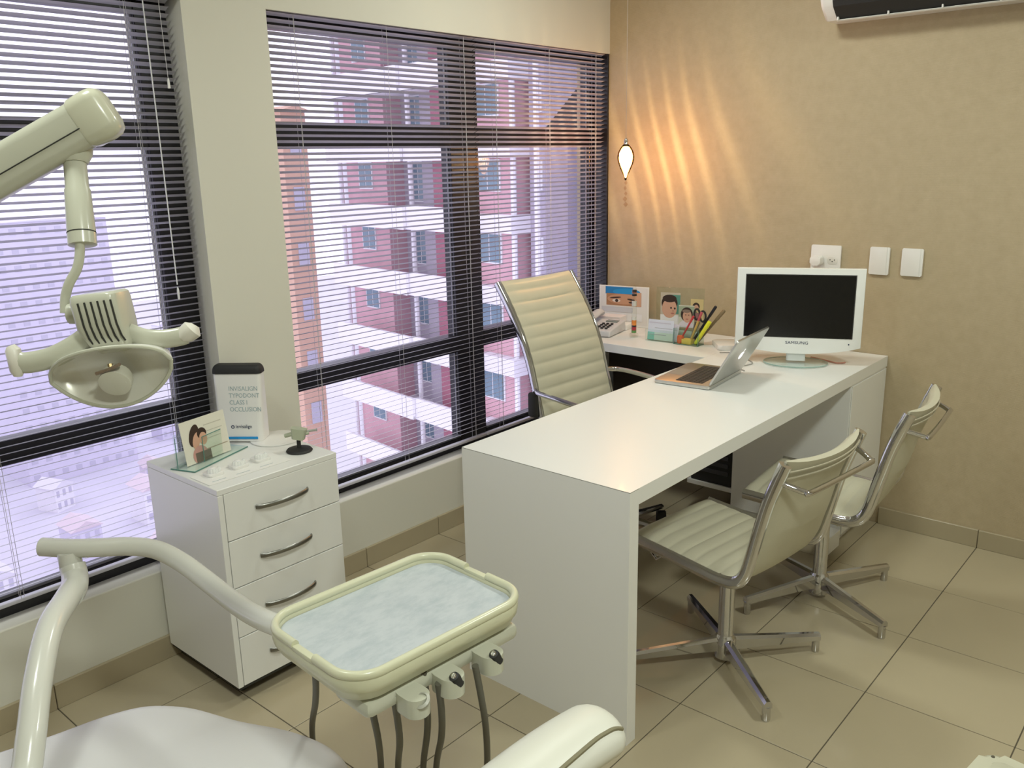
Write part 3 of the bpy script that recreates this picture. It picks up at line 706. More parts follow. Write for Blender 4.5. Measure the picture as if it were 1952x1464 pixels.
# ------------------------------------------------------------------ drawer cabinet
cb_ = thing('drawer_cabinet', 'white four-drawer cabinet with curved steel handles by the pillar', 'cabinet', (.012, -2.533, 0))
CW, CD, CZ0, CZ1 = .409, .421, .055, .692
bm = B(0, CW-.019, .018, CD, CZ0, CZ1-.018, bev=.001, seg=1); box(bm, 0, CW, 0, .0175, CZ0, CZ1-.0185, bev=.001, seg=1)
carc = obj('carcass', bm, m_lam, cb_)
obj('cabinet_top', B(0, CW, -.0, CD, CZ1-.018, CZ1, bev=.0015, seg=1), m_lam, cb_)
zz = [.675, .527, .376, .216, .055]
for k in range(4):
    z1, z0 = zz[k]-.0015, zz[k+1]+.0015
    dr = obj('drawer', B(CW-.0175, CW, .0195, CD-.001, z0, z1, bev=.001, seg=1), m_lam, cb_)
    hz = [.609, .4525, .2905, .135][k]
    pts = [(CW+.001, .118, hz-.004), (CW+.012, .130, hz-.003), (CW+.026, .165, hz-.001), (CW+.031, .2095, hz), (CW+.026, .254, hz-.001), (CW+.012, .289, hz-.003), (CW+.001, .301, hz-.004)]
    obj('handle', tube(nb(), cr(pts, 5), (.0075, .004), 10, up=(0, 0, 1)), m_steel, dr, smooth=True)
for sx in (.05, .34):
    for sy in (.05, .37):
        M = Matrix.Rotation(PI/2, 4, 'X')
        obj('caster', lathe(nb(), [(0, -.012), (.02, -.012), (.024, -.008), (.024, .008), (.02, .012), (0, .012)], 14, (sx, sy, .0245), M=M.to_3x3()), m_rubber, cb_, smooth=True)
obj('underside', B(.004, CW-.004, .004, CD-.004, .046, .0545), m_darkgap, cb_)

TOP = CZ1+.0005
# acrylic leaflet holder
ah = thing('leaflet_holder', 'clear acrylic holder with a portrait leaflet on the drawer cabinet', 'leaflet holder', (.150, -2.392, TOP), R(110))
# local: x along the width (towards +y), -y is the front
w_ = .25
obj('acrylic_base', B(-w_/2, w_/2, -.045, .045, 0, .004, bev=.0006, seg=1), m_acryl, ah)
bm = nb(); tube(bm, [(-w_/2, -.045, .002), (w_/2, -.045, .002)], .002, 5); tube(bm, [(-w_/2, -.045, .002), (-w_/2, .045, .002)], .002, 5); tube(bm, [(-.045, -.015, .004), (-.045, -.015, .085)], .0014, 5); tube(bm, [(-.122, .02, .004), (-.122, .02, .10)], .0014, 5); tube(bm, [(-.045, -.015, .085), (.04, -.015, .085)], .0014, 5)
obj('acrylic_edges', bm, m_acryledge, ah)
obj('acrylic_front', B(-.045, .04, -.0165, -.014, .004, .085), m_acryl, ah)
obj('acrylic_back', B(-w_/2, w_/2-.03, .022, .0245, .004, .11), m_acryl, ah)
lf = card('leaflet', .175, .135, [((.52, .50, .42), rc(0, .07, .105, .108)), ((.52, .50, .42), rc(0, .07, .085, .0875)), ((.52, .50, .42), rc(.0, .06, .062, .0645)), ((.40, .34, .25), rc(-.005, .08, .03, .033)), (HAIR, ell(-.042, .085, .018, .035, rot=-.4)), (SK, ell(-.036, .068, .014, .026, rot=-.4)), (HAIR, ell(-.012, .085, .018, .018)), (SK, ell(-.01, .068, .015, .020)), ((.55, .30, .26), ell(-.03, .02, .03, .03)), ((.16, .13, .10), rc(-.05, .01, 0, .03))], None, Matrix.Identity(4), (.72, .70, .60))
tag(lf, 'cream leaflet with two people printed on it, leaning in the acrylic holder', 'leaflet')
lf.matrix_world = Matrix.Translation((.150, -2.392, TOP+.0045)) @ Matrix.Rotation(R(110), 4, 'Z') @ upright((-.012, -.008, 0), R(-8), R(8))
# typodont carry case
tcs = thing('typodont_case', 'tall white display case with black handle and blue stripe on cabinet', 'case', (.075, -2.235, TOP), R(-62+90+0))
tcs.rotation_euler = (0, 0, R(38))
# local x right along the face, -y toward the viewer
Mc = Matrix.Rotation(R(0), 4, 'X')
def tapered(w0, w1, dep0, dep1, h, r=.02):
    bm = nb(); rows = []
    for k in range(9):
        s = k/8; w = w0+(w1-w0)*s; d_ = dep0+(dep1-dep0)*s
        rows.append([(x, y, h*s) for x, y in rrect(w, d_, r*(1-.3*s), 5)])
    V = grid(bm, rows, closeu=True); bm.faces.new(V[0]); bm.faces.new(V[-1]); return bm
def capmesh():
    bm = nb(); V = grid(bm, [[(x, y, z) for x, y in rrect(.164*k, .056*k2, .016*k2, 5)] for k, k2, z in ((1, 1, 0), (1, 1, .006), (.985, .96, .014), (.95, .88, .021), (.90, .72, .026), (.86, .55, .028))], closeu=True)
    bm.faces.new(V[0]); bm.faces.new(V[-1]); return bm
cse = obj('case_body', tapered(.150, .160, .085, .050, .225, .02), m_wplast, tcs, smooth=True)
obj('handle_cap', capmesh(), m_rubber, tcs, smooth=60, loc=(0, 0, .2255))
fx = frame((-.045, -.0430, .0), (1, 0, 0), (0, .082, 1))
for k, (s_, zc) in enumerate((('INVISALIGN', .170), ('TYPODONT', .147), ('CLASS I', .124), ('OCCLUSION', .101))):
    yy = -.0425+.0175*(zc/.215)-.0008
    text('case_lettering', s_, .021, m_ink, cse, frame((-.028, yy, zc), (1, 0, 0), (0, .0175/.215, 1)), sx=.88)
text('case_brand', 'invisalign', .017, m_inkdark, cse, frame((-.012, -.0425+.0175*(.045/.215)-.0008, .045), (1, 0, 0), (0, .08, 1)), sx=.9)
bm = nb()
for k in range(6):
    a = 2*PI*k/6; prism(bm, ell(.0045*math.cos(a), .0045*math.sin(a), .0028, .0016, 8, rot=a+PI/2), 0, .0004)
lg_ = obj('case_logo', bm, m_inkdark, cse); lg_.matrix_local = frame((-.022, -.0425+.0175*(.049/.215)-.0008, .049), (1, 0, 0), (0, .08, 1))
obj('blue_stripe', B(-.055, .06, -.0445, -.0405, .008, .016, bev=.001, seg=1), m_blue, cse)
dc = tag(obj('case_disc', prism(nb(), ell(0, 0, .085, .085, 36), 0, .0035, bev=.001), m_wplast, smooth=True), 'round white plate lying under the display case on the cabinet', 'plate'); dc.location = (.150, -2.150, TOP)
tcs.location = (.062, -2.213, TOP+.004)
# strip with three small white tooth models
st = thing('model_strip', 'flat white card strip under three tooth models on cabinet front', 'card', (.315, -2.385, TOP), 0)
obj('card_sheet', B(-.055, .055, -.14, .14, 0, .0012), mat('white_card', (.84, .83, .79), .5), st)
bm = nb()
for y in (-.10, -.02, .06): box(bm, .035, .037, y-.02, y+.025, .0012, .0015)
obj('printed_lines', bm, m_ink, st)
def tooth_model(loc, label):
    t = thing('tooth_model', label, 'tooth model', loc, 0, 'small white tooth models in a row')
    obj('model_base', prism(nb(), rrect(.046, .052, .01), 0, .009, bev=.002), m_wplast, t, smooth=True)
    for k in range(7):
        a = R(-75+150*k/6); obj('tooth', lathe(nb(), [(0, .0085), (.0052, .009), (.0058, .016), (.004, .022), (0, .023)], 9, (.002+.015*math.cos(a), .017*math.sin(a), 0)), m_gloss, t, smooth=True)
    obj('palate', lathe(nb(), [(.014, .009), (.012, .017), (.006, .021), (0, .022)], 14, (-.004, 0, 0)), m_wplast, t, smooth=True)
for k, (y, lab) in enumerate(((-2.468, 'small white tooth model nearest the cabinet corner'), (-2.385, 'small white tooth model in the middle of the row of three'), (-2.308, 'small white tooth model nearest the black stand'))):
    tooth_model((.296, y, TOP+.0014), lab)
# jaw model on black disc
jm = thing('jaw_model', 'greenish plastic jaw model with clear pin on black round stand', 'dental model', (.318, -2.178, TOP))
obj('stand_disc', lathe(nb(), [(0, 0), (.040, 0), (.042, .003), (.038, .008), (.012, .013), (0, .014)], 28), m_rubber, jm, smooth=True)
obj('stem', lathe(nb(), [(0, .012), (.008, .012), (.0065, .02), (.0065, .038), (.011, .042), (0, .043)], 14), m_rubber, jm, smooth=True)
grn = mat('greenish_plastic', (.42, .45, .33), .35)
obj('jaw_block', tapered(.040, .050, .036, .030, .034, .012), grn, jm, smooth=True, loc=(0, 0, .042), rot=(0, R(8), R(40)))
obj('jaw_wing', tube(nb(), cr([(-.03, -.028, .052), (-.01, -.012, .058), (.012, .012, .058), (.022, .026, .060)], 4), (.007, .009), 8), grn, jm, smooth=True)
obj('clear_pin', tube(nb(), [(.012, .012, .064), (.040, .040, .068), (.043, .043, .0685)], [.004, .004, .006], 8), mat('greyish_pin', (.45, .46, .42), .25), jm, smooth=True)

# ------------------------------------------------------------------ dental lamp (arm enters from the left)
CR, CU, CB = Vector((.7557, .6546, -.0208)), Vector((-.1494, .2033, .9677)), Vector((.6376, -.7282, .2514))
dl = thing('dental_lamp', 'ivory dental lamp with slotted head, side handles and bowl reflector', 'dental lamp', (1.0, -3.06, 1.25))
O = Vector((1.0, -3.06, 1.25))
def Lp(p): return Vector(p)-O
armdir = (Vector((.878, -3.116, 1.583))-Vector((.970, -3.010, 1.657))).normalized()
A0 = Vector((.985, -2.985, 1.668)); A1 = A0+armdir*1.05
def armsec(c, s=1.0):
    u = armdir.cross(Vector((0, 0, 1))).normalized(); v = u.cross(armdir).normalized()
    if v.z < 0: v = -v
    return [Lp(c)+u*x*s+v*y*s for x, y in rrect(.058, .080, .018, 5)]
bm = nb(); V = grid(bm, [armsec(A0), armsec(A1)], closeu=True)
for rg in (V[0], V[-1]): bm.faces.new(rg)
arm = obj('arm', bm, m_dental, dl, smooth=True)
bm = nb(); rows = [armsec(A0-armdir*t_, s_) for t_, s_ in ((-.030, 1.02), (-.024, 1.09), (.004, 1.12), (.018, 1.08), (.027, .94), (.031, .72))]
V = grid(bm, rows, closeu=True)
for rg in (V[0], V[-1]): bm.faces.new(rg)
obj('end_cap', bm, mat('cream_cap', (.54, .54, .42), .25, coat=.3), arm, smooth=True)
u_ = armdir.cross(Vector((0, 0, 1))).normalized(); v_ = u_.cross(armdir).normalized()
if v_.z < 0: v_ = -v_
if u_.dot(CB) < 0: u_ = -u_
bm = nb(); q0 = Lp(A0)+u_*.0293-v_*.008
tube(bm, [q0+armdir*.01, q0+armdir*1.0], .0012, 5)
obj('seam', bm, m_darkgap, arm)
# swivel block and drop tube
p_t, p_b = Lp((.965, -3.034, 1.606))-CB*.022, Lp((1.003, -3.052, 1.455))-CB*.010
dn = (p_b-p_t).normalized()
bm = nb(); tube(bm, [p_t-dn*.030, p_t-dn*.025, p_t-dn*.004, p_t+dn*.012], [.030, .033, .030, .021], 20)
obj('swivel', bm, m_dental, dl, smooth=True)
dt = obj('drop_tube', tube(nb(), [p_t-dn*.01, p_t+dn*.055, p_t+dn*.06, p_t+dn*.135, p_t+dn*.137, p_t+dn*.138, p_t+dn*.158, p_t+dn*.16], [.0185, .0195, .0215, .0235, .0235, .0235, .0235, .015], 22), m_dental, dl, smooth=True)
obj('ring_seam', tube(nb(), [p_t+dn*.1355, p_t+dn*.1375], .0238, 22), m_darkgap, dt)
rodp = [(1.002, -3.051, 1.462), (1.006, -3.056, 1.437), (1.006, -3.064, 1.413), (.999, -3.078, 1.388), (.995, -3.086, 1.365), (.998, -3.092, 1.338)]
obj('rod', tube(nb(), cr([Lp(q) for q in rodp], 6), .0082, 12), m_dental, dl, smooth=True)
# head frame
hx = Vector((.735, .665, .10)).normalized()                     # to the right, a little up
hz_ = Vector((-.10, -.02, .98)); hz_ = (hz_-hx*hz_.dot(hx)).normalized(); hy = hz_.cross(hx)   # hy: away from viewer
H = Lp((1.052, -3.048, 1.325))
Mh = Matrix((hx, hy, hz_)).transposed().to_4x4(); Mh.translation = H
def hp(x, y, z): return Mh @ Vector((x, y, z))
obj('knuckle', tube(nb(), [hp(-.066, .008, .018), hp(-.062, .008, .018), hp(-.045, .008, .016), hp(-.030, .008, .014)], [.010, .0185, .0185, .014], 16), m_dental, dl, smooth=True)
bm = nb(); rows = []
for z, w, d0 in ((-.055, .048, .052), (-.040, .066, .070), (-.01, .078, .080), (.035, .080, .078), (.045, .078, .074), (.049, .070, .066)):
    rows.append([hp(x+(-.0 if z > 0 else .012*(-z/.055)), y, z) for x, y in rrect(w, d0, .012, 4)])
V = grid(bm, rows, closeu=True)
for rg in (V[0], V[-1]): bm.faces.new(rg)
hd = obj('head_housing', bm, m_dental, dl, smooth=True)
for k in range(6):
    x = -.022+k*.0112
    obj('vent_slot', tube(nb(), [hp(x, -.0395, .036), hp(x+.003, -.0410, -.005), hp(x+.006, -.0385, -.026), hp(x+.009, -.035, -.036)], (.0016, .0016), 6), m_darkgap, hd)
def paddle(pts, wid, thk): return tube(nb(), cr(pts, 6), (wid, thk), 14, up=tuple(hz_))
hl = obj('handle', paddle([hp(-.03, -.004, -.022), hp(-.06, -.008, -.038), hp(-.10, -.014, -.052), hp(-.14, -.02, -.055), hp(-.158, -.022, -.050)], .0185, .010), m_dental, dl, smooth=True)
obj('grip', tube(nb(), [hp(-.160, -.022, -.076), hp(-.158, -.022, -.066), hp(-.158, -.022, -.030), hp(-.160, -.022, -.022)], [.007, .0125, .0125, .007], 14), mat('pale_grip', (.70, .68, .60), .35), hl, smooth=True)
hr = obj('handle', paddle([hp(.035, .0, -.026), hp(.06, .004, -.040), hp(.09, .008, -.046), hp(.115, .012, -.046), hp(.128, .014, -.044)], .0165, .009), m_dental, dl, smooth=True)
obj('grip', tube(nb(), [hp(.120, .012, -.050), hp(.128, .014, -.044), hp(.141, .016, -.036), hp(.146, .018, -.030)], [.009, .0165, .018, .008], 14), mat('pale_grip', (1, 1, 1)), hr, smooth=True)
# reflector: leaf-shaped bowl opening down toward the viewer
rx = Vector((.152, .143, .036)).normalized()
rn = (CB*.80+Vector((0, 0, -1))*.60); rn = (rn-rx*rn.dot(rx)).normalized()      # opening direction
ry = rn.cross(rx)
if ry.z < 0: ry = -ry
RC = Lp((1.080, -3.072, 1.222))
Mr = Matrix((rx, ry, rn)).transposed().to_4x4(); Mr.translation = RC
def bowl(s, t, dz=0.0, k=1.0):
    hw = .106*k; hh = .064*k*max(0, 1-s*s)**.62
    return Mr @ Vector((hw*s, hh*t, -.062*k*math.sqrt(max(0, (1-s*s)))*(1-.85*t*t)-.030*(s*s)+dz))
NS, NT = 28, 16
top = [[bowl(-1+2*i/NS*.9999+.0001, -1+2*j/NT) for j in range(NT+1)] for i in range(NS+1)]
bot = [[bowl(-1+2*i/NS*.9999+.0001, -1+2*j/NT, -.004, 1.03) for j in range(NT+1)] for i in range(NS+1)]
rf = obj('reflector', shell(nb(), top, bot), mat('reflector_silver', (.78, .77, .72), .30, .25), dl, smooth=70)
bm = nb()
for sgn in (-1, 1): tube(bm, [bowl(-1+2*i/NS*.9999+.0001, sgn, -.001, 1.015) for i in range(NS+1)], .0034, 8)
obj('rim', bm, m_dental, rf, smooth=True)
cv = [[Mr @ Vector((.104*(-1+2*i/20), .063*max(0, 1-(-1+2*i/20)**2)**.62*(-1+2*j/10), -.004-.030*(-1+2*i/20)**2)) for j in range(11)] for i in range(21)]
bm = nb(); grid(bm, cv); obj('clear_cover', bm, glassmat('cover_glass', (.93, .93, .90)), rf, smooth=True)
obj('lamp_shield', lathe(nb(), [(0, .0), (.022, .0), (.026, .008), (.026, .024), (.020, .026), (0, .026)], 22, RC, M=(Mr.to_3x3() @ Matrix.Translation((0, 0, 0)).to_3x3())) if False else lathe(nb(), [(.0, -.022), (.024, -.022), (.027, -.016), (.027, .004), (.021, .006), (0, .006)], 22, Mr @ Vector((.006, -.012, -.012)), M=Mr.to_3x3()), mat('lamp_cup', (.66, .65, .57), .3), rf, smooth=True)
sa_, sb_ = Mr @ Vector((.006, -.004, -.010)), Mr @ Vector((.006, .016, -.030))
obj('bulb_stem', tube(nb(), [sa_, sb_], .005, 8), mat('brass', (.50, .38, .20), .35, .9), rf)
obj('bulb_shade', tube(nb(), [Mr @ Vector((-.016, .014, -.012)), Mr @ Vector((.010, .018, -.012)), Mr @ Vector((.028, .022, -.014))], [(.003, .003), (.003, .008), (.003, .008)], 8), mat('brown_shade', (.24, .16, .10), .4), rf)

# ------------------------------------------------------------------ instrument table on its jointed tube
it = thing('instrument_table', 'ivory instrument tray on bent white tube arm beside the dental chair', 'instrument table', (1.1, -3.15, 0))
I0 = Vector((1.1, -3.15, 0))
def Ip(p): return Vector(p)-I0
pole = [(1.72, -3.86, .0), (1.71, -3.84, .30), (1.66, -3.76, .50), (1.5, -3.62, .565), (1.3, -3.47, .567), (1.2, -3.40, .570), (1.117, -3.322, .579), (1.066, -3.280, .632), (1.001, -3.236, .686), (.913, -3.174, .731), (.828, -3.108, .735), (.775, -3.070, .731)]
obj('pole', tube(nb(), cr([Ip(q) for q in pole], 6), .0245, 18), m_dentw, it, smooth=True)
obj('elbow', tube(nb(), cr([Ip(q) for q in ((.80, -3.09, .728), (.762, -3.066, .722), (.722, -3.046, .728), (.706, -3.042, .748))], 5), [.0265]*16, 18), m_dentw, it, smooth=True)
obj('joint', tube(nb(), [Ip((.702, -3.042, .728)), Ip((.70, -3.042, .732)), Ip((.692, -3.040, .775)), Ip((.692, -3.040, .778))], [.020, .0235, .0235, .020], 20), m_dentw, it, smooth=True)
arm_p = [(.640, -3.074, .785), (.692, -3.034, .782), (.735, -2.990, .780), (.775, -2.945, .778), (.826, -2.910, .772), (.90, -2.893, .758), (1.0, -2.890, .742), (1.10, -2.895, .734), (1.175, -2.900, .735), (1.249, -2.902, .742), (1.34, -2.895, .750)]
obj('arm_tube', tube(nb(), cr([Ip(q) for q in arm_p], 6), .0205, 18), m_dentw, it, smooth=True)
TA = R(86); TC = Vector((1.476, -2.786, .80)); TL, TW = .394, .284
Mt = Matrix.Translation(Ip(TC)) @ Matrix.Rotation(TA, 4, 'Z')      # local x = long axis, local -y = front (towards +x of the room)
def rows_rr(spec, seg=8): return [[Mt @ Vector((x, y, z)) for x, y in rrect(TL+2*g, TW+2*g, max(.006, .062+g), seg)] for g, z in spec]
bm = nb(); V = grid(bm, rows_rr([(-.060, -.052), (-.020, -.050), (-.010, -.044), (-.004, -.030), (0.0, -.026), (.002, -.016), (.002, -.004), (-.001, .001), (-.005, .002), (-.009, .001), (-.011, -.005), (-.012, -.010), (-.06, -.0102)]), closeu=True)
for rg in (V[0], V[-1]): bm.faces.new(rg)
trb = obj('tray_body', bm, m_dental2, it, smooth=True)
# raised rim with gaps on the short sides
full = rrect(TL-.008, TW-.008, .058, 10)
n_ = len(full)
def rim(a, b):
    pts = []
    k = a
    while True:
        x, y = full[k % n_]; pts.append(Mt @ Vector((x, y, .004)))
        if k == b: break
        k += 1
    return pts
def dense(pts): return pts
xh, yh = (TL-.008)/2, (TW-.008)/2
def rimseg(sgn):     # long side +-y with both corners, stopping short of the middle of the short sides
    P = [(-xh, sgn*.030)]
    for a in range(0, 91, 9): P.append((-xh+.058-.058*math.cos(R(a)), sgn*(yh-.058+.058*math.sin(R(a)))))
    for a in range(90, -1, -9): P.append((xh-.058+.058*math.cos(R(a)), sgn*(yh-.058+.058*math.sin(R(a)))))
    P.append((xh, sgn*.030)); return [Mt @ Vector((x, y, .003)) for x, y in P]
for sgn in (1, -1): obj('rim_rail', tube(nb(), rimseg(sgn), (.0085, .0075), 12, up=(0, 0, 1)), m_dental2, it, smooth=True)
for s in (-1, 1): obj('rim_saddle', B(xh*s-.0065, xh*s+.0065, -.032, .032, -.006, .0035, bev=.002, M=Mt), m_dental2, it, smooth=True)
# underside box and handpiece holders
obj('under_box', B(-TL/2+.03, TL/2-.02, -TW/2+.012, -.03, -.082, -.050, bev=.012, M=Mt), m_dental, it, smooth=True)
def holder(xl):
    bm = nb(); rows = []
    for z, g in ((-.018, 0), (-.012, .002), (.010, .003), (.016, 0)):
        rows.append([Mt @ (Vector((xl+x*(1+g*6), -TW/2-.004+y*(1+g*6), -.072+z))) for x, y in rrect(.044, .062, .0215, 5)])
    V = grid(bm, rows, closeu=True)
    for rg in (V[0], V[-1]): bm.faces.new(rg)
    return obj('handpiece_holder', bm, m_dental, it, smooth=True)
hx_ = (-.088, -.012, .080)
for k, xl in enumerate(hx_):
    h_ = holder(xl)
    c0 = Mt @ Vector((xl+.002, -TW/2-.028, -.066))
    fd = (Mt.to_3x3() @ Vector((-.30, -.75, .60))).normalized()
    Mq = frame((0, 0, 0), (1, 0, 0), fd.cross(Vector((1, 0, 0)))).to_3x3()
    if Mq.col[2].dot(fd) < 0: Mq = -1*Mq
    if k == 0: obj('socket_recess', lathe(nb(), [(0, 0), (.013, 0), (.015, .006), (.011, .009), (.010, .004), (0, .003)], 18, c0, M=Mq), mat('recess_grey', (.42, .42, .36), .4), h_, smooth=True)
    else:
        obj('connector', lathe(nb(), [(0, -.004), (.009, -.004), (.0095, .014), (.0085, .019), (.006, .020), (0, .020)], 16, c0, M=Mq), m_rubber, h_, smooth=True)
        obj('connector_tip', lathe(nb(), [(0, .020), (.0055, .020), (.0045, .023), (0, .0235)], 14, c0, M=Mq), m_chrome, h_, smooth=True)
def hose(pts): return obj('hose', tube(nb(), cr([Ip(p) for p in pts], 8), .0062, 10), m_hose, it, smooth=True)
def tl(x, y, z): return tuple((Mt @ Vector((x, y, z)))+I0)
for a, b_ in (((1.420, -2.935, .745), (1.215, -2.815, .45)), ((1.552, -2.925, .72), (1.414, -2.800, .45)), ((1.592, -2.905, .72), (1.439, -2.778, .45)), ((1.595, -2.840, .73), (1.475, -2.745, .45)), ((1.622, -2.832, .715), (1.494, -2.728, .45)), ((1.634, -2.755, .715), (1.572, -2.668, .45))):
    A_, B_ = Vector(a), Vector(b_)
    hose([A_+Vector((0, 0, .02)), A_.lerp(B_, .18)+Vector((.012, -.004, 0)), A_.lerp(B_, .5)+Vector((.016, -.006, 0)), B_, B_+Vector((-.03, .02, -.12)), B_+Vector((-.03, .03, -.40))])
ln_ = prism(nb(), rrect(TL-.026, TW-.026, .048, 8), -.0090, -.0080, M=Matrix.Translation(TC) @ Matrix.Rotation(TA, 4, 'Z'))
def paper_mat():
    m = bpy.data.materials.new('blue_white_paper'); m.use_nodes = True; t = m.node_tree; b = t.nodes['Principled BSDF']
    tc = t.nodes.new('ShaderNodeTexCoord'); n = t.nodes.new('ShaderNodeTexNoise'); n.inputs['Scale'].default_value = 22; n.inputs['Detail'].default_value = 8; n.inputs['Roughness'].default_value = .7
    mp = t.nodes.new('ShaderNodeMapping'); mp.inputs['Scale'].default_value = (1.8, .8, 1)
    r = t.nodes.new('ShaderNodeValToRGB'); r.color_ramp.elements[0].position = .36; r.color_ramp.elements[1].position = .58
    r.color_ramp.elements[0].color = (.40, .445, .47, 1); r.color_ramp.elements[1].color = (.49, .525, .545, 1)
    bp = t.nodes.new('ShaderNodeBump'); bp.inputs['Strength'].default_value = .3; bp.inputs['Distance'].default_value = .002
    L = t.links.new; L(tc.outputs['Object'], mp.inputs['Vector']); L(mp.outputs['Vector'], n.inputs['Vector']); L(n.outputs['Fac'], r.inputs['Fac']); L(r.outputs['Color'], b.inputs['Base Color']); L(n.outputs['Fac'], bp.inputs['Height']); L(bp.outputs['Normal'], b.inputs['Normal'])
    b.inputs['Roughness'].default_value = .6; return m
tag(obj('tray_liner', ln_, paper_mat()), 'pale blue mottled paper liner lying in the instrument tray', 'tray liner')

# ------------------------------------------------------------------ dental chair
dcx = thing('dental_chair', 'white vinyl dental chair with rounded foot end and armrest', 'dental chair', (1.25, -3.35, 0))
D0 = Vector((1.25, -3.35, 0))
outl = [(.80, -3.42), (.845, -3.29), (.876, -3.19), (.895, -3.10), (.920, -3.035), (.955, -2.995), (1.02, -2.955), (1.13, -2.918), (1.235, -2.872), (1.32, -2.852), (1.40, -2.862), (1.47, -2.90), (1.53, -2.98), (1.56, -3.10), (1.58, -3.25), (1.58, -3.60), (1.55, -3.95), (1.2, -4.05), (.86, -3.90), (.79, -3.60)]
oc = cr([(x-D0.x, y-D0.y, 0) for x, y in outl+[outl[0]]], 5)[:-1]
cen = Vector((1.22-D0.x, -3.42-D0.y, 0))
bm = nb(); rows = []
for g, z in ((.93, .40), (.985, .415), (1.0, .44), (1.0, .462), (.99, .484), (.968, .496), (.93, .5015), (.7, .508), (.35, .51)):
    rows.append([cen+(p-cen)*g+Vector((0, 0, z)) for p in oc])
V = grid(bm, rows, closeu=True); bm.faces.new(V[0]); bm.faces.new(V[-1])
obj('seat_cushion', bm, m_vinyl, dcx, smooth=60)
# armrest bar
ar = [(1.770, -3.25, .56), (1.762, -3.05, .575), (1.758, -2.85, .58), (1.762, -2.70, .58), (1.770, -2.60, .575), (1.775, -2.555, .568)]
P_ = [Vector(p)-D0 for p in cr(ar, 6)]
rad = []
for k in range(len(P_)):
    e = min(1, (len(P_)-1-k)/6.0); f_ = math.sqrt(max(.0, 1-(1-e)**2)); rad.append((.042*max(.12, f_), .066*max(.12, f_)))
arm_ = obj('armrest', tube(nb(), P_, rad, 22, up=(0, 0, 1)), mat('cream_vinyl', (.70, .70, .62), .40), dcx, smooth=60)
sm = [Vector(p)-D0 for p in cr([(1.815, -3.2, .595), (1.811, -2.9, .603), (1.811, -2.756, .6067), (1.8115, -2.70, .6078), (1.8118, -2.646, .6075), (1.814, -2.618, .606), (1.817, -2.596, .6035), (1.821, -2.578, .595)], 6)]
obj('armrest_seam', tube(nb(), sm, .0042, 6), mat('olive_piping', (.22, .20, .12), .6), arm_, smooth=True)
obj('armrest_post', tube(nb(), [Vector((1.74, -3.12, .54))-D0, Vector((1.66, -3.16, .36))-D0, Vector((1.5, -3.2, .33))-D0], .024, 14), m_dentw, dcx, smooth=True)
obj('seat_frame', prism(nb(), rrect(.5, .7, .08, cx=-.03, cy=-.12), .30, .40, bev=.02), m_dentw, dcx, smooth=True)
obj('pedestal', prism(nb(), rrect(.3, .4, .06, cx=-.03, cy=-.12), .04, .31, bev=.02), m_dentw, dcx, smooth=True)
obj('base_plate', prism(nb(), rrect(.6, .75, .1, cx=-.03, cy=-.12), 0, .045, bev=.015), m_dentw, dcx, smooth=True)
# white moulded housing at the lower right corner
fp = thing('equipment_base', 'cream moulded plastic equipment base on the floor at the right', 'equipment base', (2.33, -1.66, 0), R(-8))
fb = obj('housing', prism(nb(), rrect(.29, .31, .045), 0, .10, bev=.018, seg=3), mat('cream_housing', (.62, .61, .48), .35), fp, smooth=True)
obj('raised_panel', prism(nb(), rrect(.22, .24, .03), .0995, .106, bev=.004), mat('cream_housing', (1, 1, 1)), fb, smooth=True)
for x, y in ((-.118, .128), (.118, .128), (-.118, -.128), (.118, -.128)): obj('screw', lathe(nb(), [(0, .0995), (.005, .0995), (.004, .102), (0, .102)], 10, (x, y, 0)), m_steel, fb)

# ------------------------------------------------------------------ outside: apartment building across the way, haze mixed into its wall colours
m_brick = mat('hazed_brick', (.62, .37, .41), .85, var=.12, vscale=1.5)
m_brickd = mat('dark_red_brick', (.38, .15, .20), .85, var=.12, vscale=1.5)
m_conc = mat('pale_concrete', (.76, .74, .78), .8, var=.05, vscale=.6)
m_greyw = mat('grey_render', (.42, .38, .44), .8, var=.06, vscale=.6)
m_lav = mat('lavender_render', (.45, .41, .50), .8, var=.06, vscale=.5)
m_winfr = mat('white_window_frame', (.72, .72, .75), .5)
m_winbl = mat('blue_window_glass', (.16, .24, .30), .12)
m_orange = mat('hazed_orange_render', (.62, .40, .30), .85, var=.08, vscale=.5)
fe = Vector((.9927, -.1205, 0)); fnm = Vector((-.1205, -.9927, 0)); FO = Vector((-28.1, 21.7, 0))
ab = thing('apartment_building', 'pink brick apartment building with white balcony bands outside the window', 'building', tuple(FO), math.atan2(fe.y, fe.x))
# local x along the facade, local -y toward us
ZB, ZT, FH = -60.0, 13.5, 2.65
obj('core_wall', B(-2.3, 15.8, .9, 9, ZB, ZT), m_greyw, ab)
bm = nb(); obj('brick_bay', B(-1.4, 1.75, 0, .95, ZB, ZT), m_brick, ab)
obj('end_pier', B(-2.3, -1.4, .1, .95, ZB, ZT), m_conc, ab)
obj('grey_bay', B(4.1, 5.15, .15, .95, ZB, ZT), m_greyw, ab)
obj('dark_bay', B(5.15, 6.3, -.1, .95, ZB, ZT), m_brickd, ab)
obj('brick_bay', B(6.3, 9.95, -.15, .95, ZB, ZT), m_brick, ab)
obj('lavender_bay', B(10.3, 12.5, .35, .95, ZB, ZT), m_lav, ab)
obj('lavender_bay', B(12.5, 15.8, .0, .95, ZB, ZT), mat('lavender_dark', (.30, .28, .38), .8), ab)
fin = struct(obj('wall_fin', B(-.43, -.205, .02, .25, -.3, 2.6), m_lav)); obj('shaded_return', B(-.27, -.2, .012, .02, -.3, 1.70), mat('lavender_dark', (1, 1, 1)), fin)
